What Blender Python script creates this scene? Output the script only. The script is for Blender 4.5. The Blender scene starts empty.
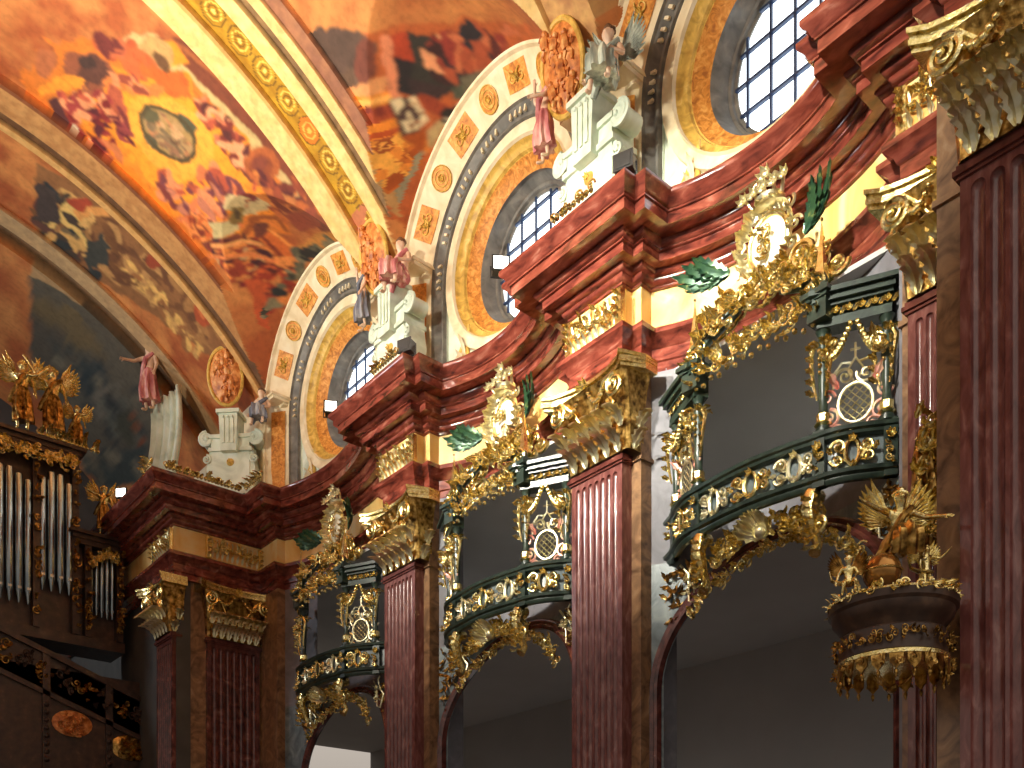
import bpy, bmesh, math, random
import numpy as np
from mathutils import Vector, Matrix, noise
PI = math.pi
C = bpy.context.scene.collection
random.seed(7)
# ---------------------------------------------------------------- camera (eye level is Z = 0, floor at -1.6)
TH = math.atan2(801, 950)
cam = bpy.data.cameras.new('camera'); camo = bpy.data.objects.new('camera', cam); C.objects.link(camo)
camo.location = (0, 0, 0); camo.rotation_euler = (PI/2, 0, -TH)
cam.sensor_fit = 'HORIZONTAL'; cam.sensor_width = 36; cam.lens = 36*950/1024
cam.shift_y = (930-384)/1024; cam.shift_x = 0; cam.clip_end = 200
bpy.context.scene.camera = camo
# ---------------------------------------------------------------- mesh collector
class MB:
    def __init__(s): s.v=[]; s.f=[]; s.m=Matrix()
    def add(s, vs, fs, m=None):
        o=len(s.v); M = s.m if m is None else s.m @ m
        s.v += [tuple(M @ Vector(v)) for v in vs]
        s.f += [tuple(o+i for i in f) for f in fs]
    def box(s, x0,x1,y0,y1,z0,z1, m=None):
        s.add([(x0,y0,z0),(x1,y0,z0),(x1,y1,z0),(x0,y1,z0),(x0,y0,z1),(x1,y0,z1),(x1,y1,z1),(x0,y1,z1)],
              [(0,3,2,1),(4,5,6,7),(0,1,5,4),(1,2,6,5),(2,3,7,6),(3,0,4,7)], m)
    def tube(s, pts, r, n=8, cap=True, m=None, flat=1.0):
        pts=[Vector(p) for p in pts]; k=len(pts)
        rr = r if isinstance(r,(list,tuple)) else [r]*k
        vs=[]; fs=[]; pn=None
        for i,p in enumerate(pts):
            t=(pts[min(i+1,k-1)]-pts[max(i-1,0)])
            t = t.normalized() if t.length>1e-9 else Vector((0,0,1))
            if pn is None:
                a=Vector((0,0,1)) if abs(t.z)<.9 else Vector((0,1,0))
                pn=t.cross(a).normalized()
            pn=(pn-t*pn.dot(t)); pn = pn.normalized() if pn.length>1e-6 else t.orthogonal().normalized()
            b=t.cross(pn)
            for j in range(n):
                a=2*PI*j/n; vs.append(p+(pn*math.cos(a)+b*math.sin(a)*flat)*rr[i])
        for i in range(k-1):
            for j in range(n):
                j2=(j+1)%n; fs.append((i*n+j,i*n+j2,(i+1)*n+j2,(i+1)*n+j))
        if cap: fs.append(tuple(range(n-1,-1,-1))); fs.append(tuple(range((k-1)*n,k*n)))
        s.add(vs,fs,m)
    def lathe(s, prof, n=16, m=None, a0=0, a1=2*PI):
        full = abs(a1-a0-2*PI)<1e-6; N = n if full else n+1
        vs=[];fs=[]
        for r,z in prof:
            for j in range(N):
                a=a0+(a1-a0)*j/n; vs.append((r*math.cos(a),r*math.sin(a),z))
        for i in range(len(prof)-1):
            for j in range(n):
                j2=(j+1)%N; fs.append((i*N+j,i*N+j2,(i+1)*N+j2,(i+1)*N+j))
        if full and prof[0][0]>1e-4: fs.append(tuple(range(N-1,-1,-1)))
        if full and prof[-1][0]>1e-4: fs.append(tuple(range((len(prof)-1)*N,len(prof)*N)))
        s.add(vs,fs,m)
    def blob(s, c, r, n=7, m=None):
        if not isinstance(r,(list,tuple)): r=(r,r,r)
        prof=[(math.sin(PI*i/5),-math.cos(PI*i/5)) for i in range(6)]
        prof[0]=(1e-4,-1); prof[-1]=(1e-4,1)
        M=Matrix.Translation(c) @ Matrix.Diagonal((r[0],r[1],r[2],1))
        s.lathe(prof,n,M if m is None else m@M)
    def prism(s, poly, y0, y1, m=None):        # polygon in the local xz plane, thickness along y
        n=len(poly); vs=[(x,y0,z) for x,z in poly]+[(x,y1,z) for x,z in poly]
        fs=[tuple(range(n)),tuple(range(2*n-1,n-1,-1))]+[(i,n+i,n+(i+1)%n,(i+1)%n) for i in range(n)]
        s.add(vs,fs,m)
    def scroll(s, c, R, turns=1.6, r=.03, hand=1, a0=0, m=None, n=6, tail=0, out=.4):
        # spiral in local xz plane, rising toward -y at the eye
        pts=[];rr=[]; k=int(14*turns)+2
        for i in range(k+1):
            t=i/k; a=a0+hand*2*PI*turns*t; q=R*(1-t*.82)
            pts.append((c[0]+q*math.cos(a), c[1]-out*r*2*t, c[2]+q*math.sin(a))); rr.append(r*(1-.45*t))
        s.tube(pts,rr,n,m=m); s.blob(pts[-1],r*1.15,m=m)
    def leaf(s, base, d, up, L, W, curl=.6, lobes=4, m=None):
        # lobed acanthus leaf: runs along d from base, face normal roughly up, tip curls toward up
        d=Vector(d).normalized(); up=Vector(up); up=(up-d*up.dot(d)); up = up.normalized() if up.length>1e-6 else d.orthogonal().normalized(); sd=d.cross(up)
        vs=[];fs=[]; K=lobes*2+1
        for i in range(K+1):
            t=i/K; w=W*(math.sin(PI*(t*.82+.12))**.8)*(1.0 if i%2 else .62)
            if i==K: w=W*.06
            a=curl*t*1.9
            q=a if abs(a)>1e-3 else 1e-3; p=Vector(base)+d*(L*t*math.sin(q)/q)+up*(L*t*(1-math.cos(q))/q)
            nn=(up*math.cos(a)-d*math.sin(a)); dd=(d*math.cos(a)+up*math.sin(a))
            fwd=dd*(W*.28 if i%2 else 0)
            vs += [p-sd*w+nn*W*.05+fwd, p-sd*w*.5-nn*W*.10, p+nn*W*.16, p+sd*w*.5-nn*W*.10, p+sd*w+nn*W*.05+fwd]
        for i in range(K):
            for j in range(4): a=i*5+j; fs.append((a,a+1,a+6,a+5))
        s.add(vs,fs,m)
    def flower(s, c, R, n=6, m=None, up=(0,-1,0)):
        up=Vector(up).normalized(); a=up.orthogonal().normalized(); b=up.cross(a)
        for i in range(n):
            q=2*PI*i/n; d=a*math.cos(q)+b*math.sin(q)
            s.leaf(Vector(c)+d*R*.1, d+up*.25, up, R, R*.42, .5, 1, m)
        s.blob(Vector(c)+up*R*.15, R*.26, 6, m)
    def build(s, name, mat, parent=None, smooth=False, coll=None):
        me=bpy.data.meshes.new(name); me.from_pydata(s.v,[],s.f); me.update()
        if smooth:
            me.polygons.foreach_set('use_smooth',[True]*len(me.polygons))
            if smooth!='all':
                try: me.set_sharp_from_angle(angle=math.radians(42))
                except Exception: pass
        if mat: me.materials.append(mat)
        o=bpy.data.objects.new(name,me); C.objects.link(o)
        if parent: o.parent=parent
        return o
def T(x,y,z): return Matrix.Translation((x,y,z))
def RX(a): return Matrix.Rotation(a,4,'X')
def RY(a): return Matrix.Rotation(a,4,'Y')
def RZ(a): return Matrix.Rotation(a,4,'Z')
def S(x,y=None,z=None):
    if y is None: y=z=x
    return Matrix.Diagonal((x,y,z,1))
def tag(o,label=None,cat=None,group=None,kind=None):
    if label: o['label']=label
    if cat: o['category']=cat
    if group: o['group']=group
    if kind: o['kind']=kind
    return o
def thing(name,label,cat,loc=(0,0,0),rz=0,group=None):
    o=bpy.data.objects.new(name,None); C.objects.link(o); o.location=loc; o.rotation_euler=(0,0,rz); o.empty_display_size=.1
    return tag(o,label,cat,group)
KIDS={}
def dup(root,loc,rz=None,label=None,scale=None,mats=None):
    def cp(o,par):
        c=o.copy(); C.objects.link(c)
        if par is not None: c.parent=par
        for ch in [x for x in ALL() if x.parent==o]: cp(ch,c)
        return c
    global _cache; _cache=list(C.objects)
    r=cp(root,None); r.location=loc
    if rz is not None: r.rotation_euler=(0,0,rz)
    if scale: r.scale=scale
    if label: r['label']=label
    return r
def ALL(): return _cache
W90=-PI/2      # local frame of the side wall: x runs toward the viewer (-Y), y into the wall (+X), z up
# ---------------------------------------------------------------- materials
def nt(name):
    m=bpy.data.materials.new(name); m.use_nodes=True; n=m.node_tree.nodes; l=m.node_tree.links
    return m,n,l,n['Principled BSDF']
def ramp(n,stops):
    r=n.new('ShaderNodeValToRGB'); e=r.color_ramp.elements
    while len(e)<len(stops): e.new(.5)
    for i,(p,c) in enumerate(stops): e[i].position=p; e[i].color=(*c,1)
    return r
def mat(name, stops, scale=3, rough=.5, metal=0, bump=0, detail=6, dist=0, spec=.5, kind='noise', bscale=None, coord='Object', stretch=None, coat=0):
    m,n,l,b=nt(name)
    tc=n.new('ShaderNodeTexCoord'); src=tc.outputs[coord]
    if stretch:
        mp=n.new('ShaderNodeMapping'); mp.inputs['Scale'].default_value=stretch; l.new(src,mp.inputs[0]); src=mp.outputs[0]
    if kind=='noise':
        t=n.new('ShaderNodeTexNoise'); t.inputs['Scale'].default_value=scale; t.inputs['Detail'].default_value=detail; t.inputs['Distortion'].default_value=dist; fo=t.outputs['Fac']
    elif kind=='wave':
        t=n.new('ShaderNodeTexWave'); t.inputs['Scale'].default_value=scale; t.inputs['Distortion'].default_value=dist; t.inputs['Detail'].default_value=detail; fo=t.outputs['Fac']
    l.new(src,t.inputs['Vector'])
    r=ramp(n,stops); l.new(fo,r.inputs[0]); l.new(r.outputs[0],b.inputs['Base Color'])
    b.inputs['Roughness'].default_value=rough; b.inputs['Metallic'].default_value=metal
    b.inputs['Specular IOR Level'].default_value=spec; b.inputs['Coat Weight'].default_value=coat
    if bump:
        t2=n.new('ShaderNodeTexNoise'); t2.inputs['Scale'].default_value=bscale or scale*4; t2.inputs['Detail'].default_value=3; l.new(src,t2.inputs['Vector'])
        bp=n.new('ShaderNodeBump'); bp.inputs['Strength'].default_value=bump; bp.inputs['Distance'].default_value=.02
        l.new(t2.outputs['Fac'],bp.inputs['Height']); l.new(bp.outputs[0],b.inputs['Normal'])
    return m
M={}
M['red']=mat('red_marble',[(.3,(.06,.014,.011)),(.5,(.20,.042,.027)),(.62,(.28,.07,.045)),(.8,(.50,.21,.15))],5,.15,dist=.6,coat=.35,stretch=(1,.45,1.6))
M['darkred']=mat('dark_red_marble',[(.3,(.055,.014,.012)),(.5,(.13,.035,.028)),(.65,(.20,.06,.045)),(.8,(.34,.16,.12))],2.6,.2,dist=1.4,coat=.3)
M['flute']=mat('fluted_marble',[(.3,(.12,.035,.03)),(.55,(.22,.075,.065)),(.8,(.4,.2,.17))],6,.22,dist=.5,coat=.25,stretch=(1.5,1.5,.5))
M['brown']=mat('brown_marble',[(.28,(.10,.05,.025)),(.48,(.25,.14,.075)),(.62,(.36,.20,.10)),(.8,(.48,.33,.2))],2.4,.3,dist=2.0,detail=9)
M['ochre']=mat('yellow_frieze_marble',[(.3,(.78,.42,.10)),(.5,(.92,.62,.22)),(.7,(.98,.84,.5))],1.1,.35,dist=1.0)
M['greywall']=mat('grey_plaster',[(.3,(.15,.145,.165)),(.6,(.22,.215,.24)),(.8,(.32,.31,.33))],3,.6,dist=.6)
M['bluewall']=mat('blue_grey_marble',[(.3,(.08,.105,.12)),(.5,(.15,.19,.205)),(.7,(.27,.32,.32)),(.85,(.45,.52,.47))],2.6,.3,dist=1.5)
M['cream']=mat('cream_stucco',[(.3,(.72,.58,.34)),(.6,(.88,.76,.52)),(.8,(.95,.88,.68))],3,.7,dist=.5)
M['palegreen']=mat('pale_green_stucco',[(.3,(.5,.58,.46)),(.55,(.72,.8,.66)),(.8,(.9,.94,.82))],2,.55,dist=.8)
M['gilt']=mat('gilt_band',[(.3,(.45,.25,.04)),(.6,(.78,.5,.10)),(.8,(.92,.7,.25))],5,.5,dist=1)
M['orange']=mat('orange_paint',[(.3,(.42,.13,.02)),(.5,(.72,.28,.04)),(.7,(.9,.48,.12))],9,.6,dist=1)
M['greyband']=mat('grey_moulding',[(.3,(.10,.095,.085)),(.6,(.2,.19,.165)),(.85,(.36,.33,.27))],4,.5,dist=.5)
M['dark']=mat('dark_void',[(.3,(.5,.49,.48)),(.7,(.54,.53,.52))],1,.95,spec=.05)
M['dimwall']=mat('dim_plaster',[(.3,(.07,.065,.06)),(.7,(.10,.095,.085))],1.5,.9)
M['green']=mat('dark_green_lacquer',[(.3,(.012,.022,.016)),(.6,(.03,.05,.036)),(.85,(.09,.12,.08))],6,.34,dist=1,coat=.1)
M['gold']=mat('gold_leaf',[(.3,(.55,.40,.12)),(.5,(.92,.74,.30)),(.75,(1,.92,.58))],14,.25,1,bump=.35,bscale=40)
M['palegold']=mat('pale_gold',[(.3,(.85,.74,.38)),(.6,(1,.95,.7))],9,.33,1,bump=.25,bscale=30)
M['darkgold']=mat('worn_gold',[(.35,(.10,.05,.015)),(.5,(.42,.24,.06)),(.7,(.9,.6,.2))],9,.33,1,bump=.3,bscale=30)
M['leafgreen']=mat('green_gilt_leaf',[(.35,(.01,.05,.03)),(.6,(.05,.12,.05)),(.78,(.55,.5,.12))],7,.3,.3)
M['white']=mat('white_medallion',[(.35,(.85,.82,.62)),(.6,(.97,.95,.8))],9,.4)
M['pink']=mat('pink_gilt_lattice',[(.35,(.55,.16,.12)),(.52,(.85,.45,.36)),(.7,(.95,.8,.5))],8,.4,.2)
M['tin']=mat('organ_pipe_metal',[(.3,(.4,.46,.5)),(.7,(.7,.78,.8))],2,.2,1)
M['blackmetal']=mat('black_metal',[(.3,(.01,.01,.01)),(.7,(.03,.03,.03))],4,.35)
M['bars']=mat('blue_window_bars',[(.3,(.005,.02,.07)),(.7,(.02,.05,.13))],4,.4)
M['flesh']=mat('painted_flesh',[(.3,(.62,.36,.22)),(.6,(.85,.6,.42)),(.8,(.95,.8,.62))],5,.6)
M['rose']=mat('rose_drapery',[(.3,(.3,.05,.06)),(.5,(.6,.2,.2)),(.7,(.9,.6,.5))],6,.6,stretch=(1,1,.3))
M['sage']=mat('sage_drapery',[(.3,(.12,.15,.13)),(.5,(.4,.45,.38)),(.7,(.8,.85,.7))],6,.6,stretch=(1,1,.3))
M['bluecloth']=mat('slate_drapery',[(.3,(.05,.06,.09)),(.55,(.2,.22,.28)),(.75,(.6,.6,.58))],5,.6,stretch=(1,1,.3))
M['hair']=mat('brown_hair',[(.3,(.08,.035,.018)),(.7,(.22,.11,.05))],20,.6)
M['relief']=mat('orange_relief',[(.3,(.35,.09,.02)),(.5,(.68,.23,.05)),(.7,(.92,.5,.18))],7,.45,bump=.6,bscale=14)
M['wood']=mat('dark_carved_wood',[(.3,(.035,.018,.012)),(.6,(.075,.04,.025)),(.8,(.16,.09,.05))],5,.4)
M['ball']=mat('polished_globe',[(.3,(.28,.11,.02)),(.7,(.62,.32,.09))],3,.15,.7)
M['floor']=mat('stone_floor',[(.3,(.12,.10,.09)),(.7,(.25,.22,.19))],1.2,.3)
def emis(name,col,st):
    m,n,l,b=nt(name); b.inputs['Base Color'].default_value=(*col,1); b.inputs['Emission Color'].default_value=(*col,1); b.inputs['Emission Strength'].default_value=st; return m
M['glass']=emis('daylit_glass',(.86,.95,1.0),2.2)
M['lamp']=emis('lamp_face',(1,.93,.8),8)
# ---------------------------------------------------------------- plan of the wall
PC=[5.615,11.915,18.215]                # pilaster centres
BAY=[(6.455,11.075),(12.755,17.375),(19.055,24.85)]
BC=[8.77,15.07,21.95]
X0=12.5; SAG=.65
def arcpts(y0,y1,o=0,n=20,x=X0,sag=SAG):
    h=(y1-y0)/2; R=(h*h+sag*sag)/(2*sag); yc=(y0+y1)/2; xc=x+sag-R; r=R-o; a=y1-o; b=y0+o
    return [(xc+math.sqrt(r*r-(a+(b-a)*i/n-yc)**2), a+(b-a)*i/n) for i in range(n+1)]
def entpath(o):
    # plan line of the wall moved o metres toward the nave, from the far end to the near end
    p=[(9.7-o,36),(9.7-o,25.87-o),(12.25-o,25.87-o),(12.25-o,24.85-o)]
    p+=arcpts(*BAY[2],o)
    for k in (2,1,0):
        c=PC[k]
        p+=[(12.25-o,c+.84+o),(12.25-o,c+.625+o),(12-o,c+.625+o)]
        if k==0: p+=[(12-o,5.05+o),(10.5-o,5.05+o),(10.5-o,4.84+o),(10.28-o,4.84+o),(10.28-o,1.0)]
        else:
            p+=[(12-o,c-.625-o),(12.25-o,c-.625-o),(12.25-o,c-.84-o)]
            p+=arcpts(*BAY[k-1],o)
    return p
def sweep(prof, pathf=entpath):
    cols=[[(x,y,z) for x,y in pathf(o)] for o,z in prof]
    n=len(cols[0]); m=len(cols); mb=MB(); vs=[v for c in cols for v in c]; fs=[]
    for j in range(m-1):
        for i in range(n-1):
            a=j*n+i; fs.append((a,a+1,a+n+1,a+n))
    mb.add(vs,fs); return mb
# ================================================================ SETTING
ARCH=[(-.4,9.68),(0,9.68),(0,9.84),(.03,9.86),(.03,10.06),(.06,10.08),(.09,10.16),(.16,10.22),(.2,10.25),(.2,10.33),(.17,10.36),(0,10.38)]
COR=[(0,11.08),(.05,11.09),(.05,11.13),(.10,11.15),(.13,11.2),(.13,11.23),(.17,11.25),(.21,11.30),(.21,11.33),(.38,11.33),(.38,11.47),(.42,11.485),(.42,11.51),(.46,11.53),(.5,11.58),(.5,11.62),
     (.78,11.62),(.78,11.79),(.81,11.80),(.81,11.83),(.84,11.85),(.87,11.92),(.93,11.97),(.95,12.0),(.95,12.07),(.93,12.09),(0,12.16),(-.35,12.18)]
def struct(o): o['kind']='structure'; return o
struct(sweep(ARCH).build('trim_1',M['red'],smooth=True))
struct(sweep([(0,10.37),(0,11.09)]).build('trim_2',M['ochre'],smooth=True))
struct(sweep(COR).build('trim_3',M['red'],smooth=True))
struct((lambda b:(b.box(-14,20,-6,44,-1.8,-1.6),b)[1])(MB()).build('floor',M['floor']))
# ---- vault
VX,VZ,VR=3.28,8.4,10.88
def ribmask(Y):
    for c in (-.7,5.6,11.9,18.2):
        if abs(Y-c)<1.0: return True
    return 23.85<Y<28.7
LUN=[(c,3.0) for c in BC]+[(2.5,3.0)]
def lunz(Y,X):
    z=-99
    for c,r in LUN:
        d=abs(Y-c)
        if d<r: z=max(z,14.3+math.sqrt(r*r-d*d)+.10*(11.9-X))
    return z
XCLIP=12.35
def vault_point(a,Y,R):
    ca,sa=math.cos(a),math.sin(a)
    lo=R; x=VX+ca*R; z=VZ+sa*R
    if ca>0 and z<lunz(Y,x):
        hi=R
        while hi<R+8:
            hi+=.05; x=VX+ca*hi; z=VZ+sa*hi
            if x>XCLIP or z>lunz(Y,x): break
        l,h=hi-.05,hi
        for _ in range(8):
            m=(l+h)/2; x=VX+ca*m; z=VZ+sa*m
            if x>XCLIP or z>lunz(Y,x): h=m
            else: l=m
        lo=h
    x=VX+ca*lo; z=VZ+sa*lo
    if x>XCLIP and ca>0: lo=(XCLIP-VX)/ca; x=XCLIP; z=VZ+sa*lo
    return x,Y,z,lo-R
PAINT=[
('p',[(22.13,9.65),(23.13,9.85),(24.44,10.69),(25.6,11.98),(25.93,13.35),(25.37,14.46),(24.32,15.09),(23.14,15.18),(22.02,14.78),(21.06,13.99),(20.37,12.94),(19.95,11.78),(19.95,10.7),(20.4,9.9)],(214,118,42),0.3),
('p',[(21.8,9.98),(22.58,10.18),(23.39,10.81),(24.12,11.75),(24.35,12.74),(24.0,13.55),(23.28,14.02),(22.45,14.1),(21.59,13.8),(20.89,13.2),(20.37,12.4),(20.12,11.52),(20.17,10.72),(20.56,10.14)],(240,140,40),0.3),
('p',[(21.52,10.56),(22.25,10.76),(22.97,11.25),(23.47,11.94),(23.56,12.66),(23.29,13.25),(22.73,13.6),(22.09,13.65),(21.44,13.42),(20.91,12.96),(20.54,12.35),(20.36,11.69),(20.5,11.1),(20.85,10.69)],(253,156,42),0.25),
('p',[(21.73,11.35),(22.26,11.49),(22.74,11.8),(23.05,12.21),(23.06,12.62),(22.85,12.96),(22.43,13.15),(21.96,13.16),(21.47,13.01),(21.04,12.72),(20.8,12.34),(20.76,11.95),(20.88,11.61),(21.24,11.4)],(255,170,60),0.2),
('p',[(20.77,13.9),(20.03,13.3),(19.67,12.16),(19.51,11.03),(19.8,9.71),(19.75,9.13),(20.15,9.59),(20.13,11.02),(20.16,12.18),(20.55,13.1)],(204,172,112),0.15),
('p',[(20.27,13.48),(19.61,12.97),(19.42,12.04),(19.21,10.92),(19.15,9.34),(19.31,8.23),(21.3,8.65),(19.9,9.77),(19.9,10.92),(19.99,11.84),(20.19,12.64),(20.27,13.21)],(126,64,40),0.08),
('l',[(19.91,13.21),(19.72,12.5),(19.48,11.49),(19.36,10.29),(19.43,8.95)],0.07,(170,96,52),0.03),
('l',[(19.6,12.88),(19.46,12.09),(19.35,11.02),(19.37,9.68)],0.05,(84,44,38),0.03),
('p',[(20.11,13.27),(19.84,13.05),(19.97,12.63),(20.38,12.88)],(238,146,38),0.02),
('p',[(20.11,13.07),(20.23,12.96),(20.34,12.89),(20.53,12.88),(20.67,12.93),(20.76,13.03),(20.81,13.16),(20.76,13.29),(20.69,13.41),(20.53,13.47),(20.38,13.48),(20.24,13.43),(20.11,13.33),(20.07,13.21)],(196,150,90),0.12),
('p',[(20.29,13.03),(20.33,12.94),(20.42,12.88),(20.47,12.85),(20.53,12.87),(20.58,12.93),(20.59,13.01),(20.56,13.11),(20.53,13.2),(20.47,13.26),(20.39,13.28),(20.32,13.26),(20.32,13.21),(20.3,13.12)],(110,74,44),0.12),
('p',[(21.79,13.6),(22.08,13.64),(22.36,13.79),(22.59,14.01),(22.74,14.26),(22.77,14.49),(22.65,14.65),(22.48,14.71),(22.19,14.66),(21.96,14.51),(21.73,14.3),(21.58,14.06),(21.55,13.83),(21.63,13.67)],(150,84,56),0.2),
('p',[(21.84,13.73),(22.03,13.76),(22.22,13.87),(22.39,14.03),(22.48,14.2),(22.45,14.35),(22.33,14.46),(22.2,14.49),(22.0,14.45),(21.81,14.34),(21.68,14.19),(21.6,14.02),(21.59,13.87),(21.71,13.76)],(96,58,46),0.2),
('p',[(21.82,14.09),(21.88,14.1),(22.02,14.15),(22.09,14.22),(22.21,14.31),(22.23,14.4),(22.23,14.46),(22.15,14.49),(22.09,14.48),(21.99,14.43),(21.88,14.36),(21.81,14.27),(21.74,14.19),(21.74,14.12)],(70,48,42),0.12),
('p',[(20.63,13.39),(20.8,13.41),(21.03,13.5),(21.22,13.67),(21.42,13.86),(21.52,14.04),(21.52,14.18),(21.42,14.24),(21.25,14.22),(21.05,14.12),(20.83,13.96),(20.67,13.77),(20.57,13.59),(20.57,13.46)],(178,82,44),0.2),
('p',[(20.7,12.96),(20.88,13.0),(21.04,13.12),(21.23,13.3),(21.34,13.5),(21.33,13.68),(21.28,13.8),(21.15,13.85),(21.01,13.8),(20.81,13.68),(20.67,13.51),(20.56,13.31),(20.53,13.13),(20.58,13.0)],(206,98,52),0.2),
('p',[(20.56,12.44),(20.7,12.48),(20.85,12.61),(20.99,12.8),(21.05,13.0),(21.09,13.18),(21.03,13.3),(20.95,13.34),(20.82,13.29),(20.71,13.17),(20.57,12.99),(20.47,12.79),(20.43,12.61),(20.49,12.48)],(214,100,40),0.2),
('p',[(21.02,12.83),(21.15,12.86),(21.41,12.99),(21.69,13.21),(21.99,13.46),(22.18,13.69),(22.31,13.87),(22.27,13.94),(22.14,13.91),(21.87,13.77),(21.6,13.55),(21.34,13.31),(21.11,13.08),(20.98,12.91)],(224,124,60),0.2),
('p',[(22.39,14.15),(22.54,14.14),(22.76,14.21),(23.07,14.34),(23.36,14.51),(23.6,14.67),(23.72,14.81),(23.72,14.88),(23.57,14.88),(23.35,14.8),(23.08,14.67),(22.79,14.51),(22.55,14.35),(22.4,14.22)],(244,150,48),0.15),
('p',[(22.72,14.74),(22.89,14.76),(23.08,14.8),(23.19,14.87),(23.21,14.95),(23.17,15.02),(23.05,15.07),(22.86,15.09),(22.68,15.07),(22.54,15.03),(22.43,14.96),(22.37,14.88),(22.41,14.81),(22.53,14.76)],(176,100,60),0.12),
('p',[(22.23,13.24),(22.45,13.12),(22.66,13.04),(22.86,13.03),(23.01,13.09),(23.0,13.21),(22.95,13.36),(22.76,13.51),(22.54,13.63),(22.29,13.7),(22.08,13.7),(21.98,13.64),(21.95,13.53),(22.04,13.39)],(176,86,58),0.15),
('p',[(22.56,13.06),(22.76,12.98),(22.94,12.95),(23.1,12.95),(23.2,13.01),(23.21,13.09),(23.14,13.2),(23.01,13.3),(22.81,13.37),(22.63,13.41),(22.47,13.4),(22.37,13.34),(22.36,13.26),(22.43,13.16)],(122,50,48),0.12),
('s',[(23.22,14.46),(22.41,13.72),(23.52,13.07),(24.25,13.47),(24.12,14.22)],60,[(120,36,34),(150,52,44),(236,150,100),(196,90,62),(90,34,40),(160,60,56)],0.22,2.2,None),
('s',[(21.22,14.19),(20.75,13.81),(21.17,13.82),(21.42,14.12)],14,[(110,46,40),(196,100,62)],0.2,2.2,None),
('s',[(21.71,13.76),(21.09,13.12),(21.36,13.06),(21.95,13.6)],14,[(150,70,50),(230,140,90)],0.16,2.2,None),
('s',[(22.67,13.46),(22.52,13.08),(23.14,12.85),(23.23,13.18)],16,[(100,34,42),(150,64,60),(210,120,80)],0.18,2.2,None),
('s',[(20.64,12.34),(20.29,12.14),(20.21,10.63),(20.5,9.97),(20.87,10.35),(20.9,11.29)],55,[(128,52,40),(236,160,110),(186,84,56),(96,44,40),(222,120,80)],0.2,2.2,None),
('s',[(23.44,12.24),(21.49,11.15),(20.98,10.36),(22.32,10.31),(23.43,10.8),(23.84,11.79)],85,[(128,56,50),(236,140,90),(186,84,56),(120,60,64),(222,120,70),(200,120,90)],0.24,2.2,None),
('s',[(24.67,13.93),(23.49,13.04),(24.6,12.86),(25.09,13.48)],14,[(190,96,60),(210,120,70)],0.3,2.2,None),
('p',[(23.7,14.6),(23.42,14.45),(23.97,14.03),(24.38,14.16)],(90,50,50),0.12),
('s',[(24.29,14.29),(23.78,13.86),(24.37,13.69),(24.68,14.07)],14,[(200,180,150),(70,60,60),(150,90,60)],0.15,2.2,None),
('p',[(21.71,10.8),(21.3,10.42),(21.97,10.5),(22.19,10.75)],(206,178,124),0.12),
('p',[(23.02,10.82),(22.23,10.39),(22.44,10.21),(23.31,10.48)],(206,184,128),0.03),
('p',[(21.83,10.48),(21.0,10.23),(20.96,10.02),(21.8,10.14),(21.99,10.32)],(200,172,120),0.12),
('p',[(21.96,10.34),(22.04,10.3),(22.19,10.3),(22.28,10.33),(22.34,10.38),(22.35,10.45),(22.31,10.52),(22.25,10.58),(22.08,10.61),(21.97,10.61),(21.88,10.58),(21.79,10.53),(21.78,10.46),(21.85,10.39)],(134,104,54),0.12),
('p',[(22.0,10.44),(22.04,10.42),(22.1,10.41),(22.16,10.43),(22.19,10.45),(22.17,10.49),(22.15,10.52),(22.08,10.55),(22.04,10.57),(21.98,10.58),(21.92,10.56),(21.89,10.54),(21.91,10.5),(21.93,10.47)],(80,60,40),0.12),
('p',[(19.84,10.3),(20.05,10.24),(20.27,10.24),(20.53,10.31),(20.76,10.44),(20.87,10.59),(20.87,10.74),(20.74,10.85),(20.57,10.91),(20.3,10.89),(20.05,10.82),(19.86,10.7),(19.75,10.55),(19.76,10.41)],(176,92,46),0.06),
('p',[(20.0,10.39),(20.13,10.35),(20.29,10.35),(20.47,10.4),(20.59,10.48),(20.66,10.58),(20.67,10.68),(20.62,10.76),(20.45,10.79),(20.29,10.79),(20.14,10.74),(20.03,10.66),(19.92,10.56),(19.94,10.47)],(146,72,40),0.06),
('p',[(20.11,10.48),(20.2,10.45),(20.31,10.45),(20.43,10.49),(20.52,10.54),(20.57,10.61),(20.56,10.67),(20.5,10.72),(20.41,10.75),(20.3,10.74),(20.22,10.71),(20.13,10.66),(20.04,10.59),(20.05,10.53)],(128,62,44),0.06),
('s',[(20.66,10.57),(19.69,9.77),(20.51,9.07),(21.39,9.85)],50,[(120,54,40),(190,100,50),(150,70,44),(96,42,40),(214,126,60)],0.2,2.2,None),
('p',[(22.07,10.3),(21.34,9.84),(21.65,9.63),(22.32,9.67),(22.63,10.12)],(222,124,50),0.02),
('p',[(22.06,10.11),(21.77,9.85),(22.07,9.74),(22.52,9.84)],(110,58,44),0.02),
('l',[(22.71,10.04),(21.98,10.15),(21.41,9.82),(21.66,9.58)],0.06,(160,84,40),0.03),
('p',[(21.95,9.78),(21.98,9.14),(22.55,9.1),(22.42,9.76)],(214,106,46),0.03),
('l',[(22.31,9.8),(22.52,9.08)],0.05,(130,54,34),0.03),
('l',[(21.99,9.76),(22.09,9.09)],0.05,(240,150,70),0.03),
('l',[(22.56,9.76),(22.76,9.1)],0.05,(236,140,66),0.03),
('p',[(21.18,9.71),(19.57,9.26),(20.44,9.04),(21.44,9.31)],(150,72,50),0.05),
('p',[(19.56,9.8),(19.48,9.2),(19.54,8.86),(19.72,9.17)],(216,130,60),0.05),
('p',[(23.38,11.24),(22.83,10.91),(23.16,10.49),(23.73,10.77)],(206,96,44),0.03),
('p',[(23.52,11.01),(23.17,10.81),(23.33,10.65),(23.65,10.81)],(130,50,30),0.02),
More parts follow.
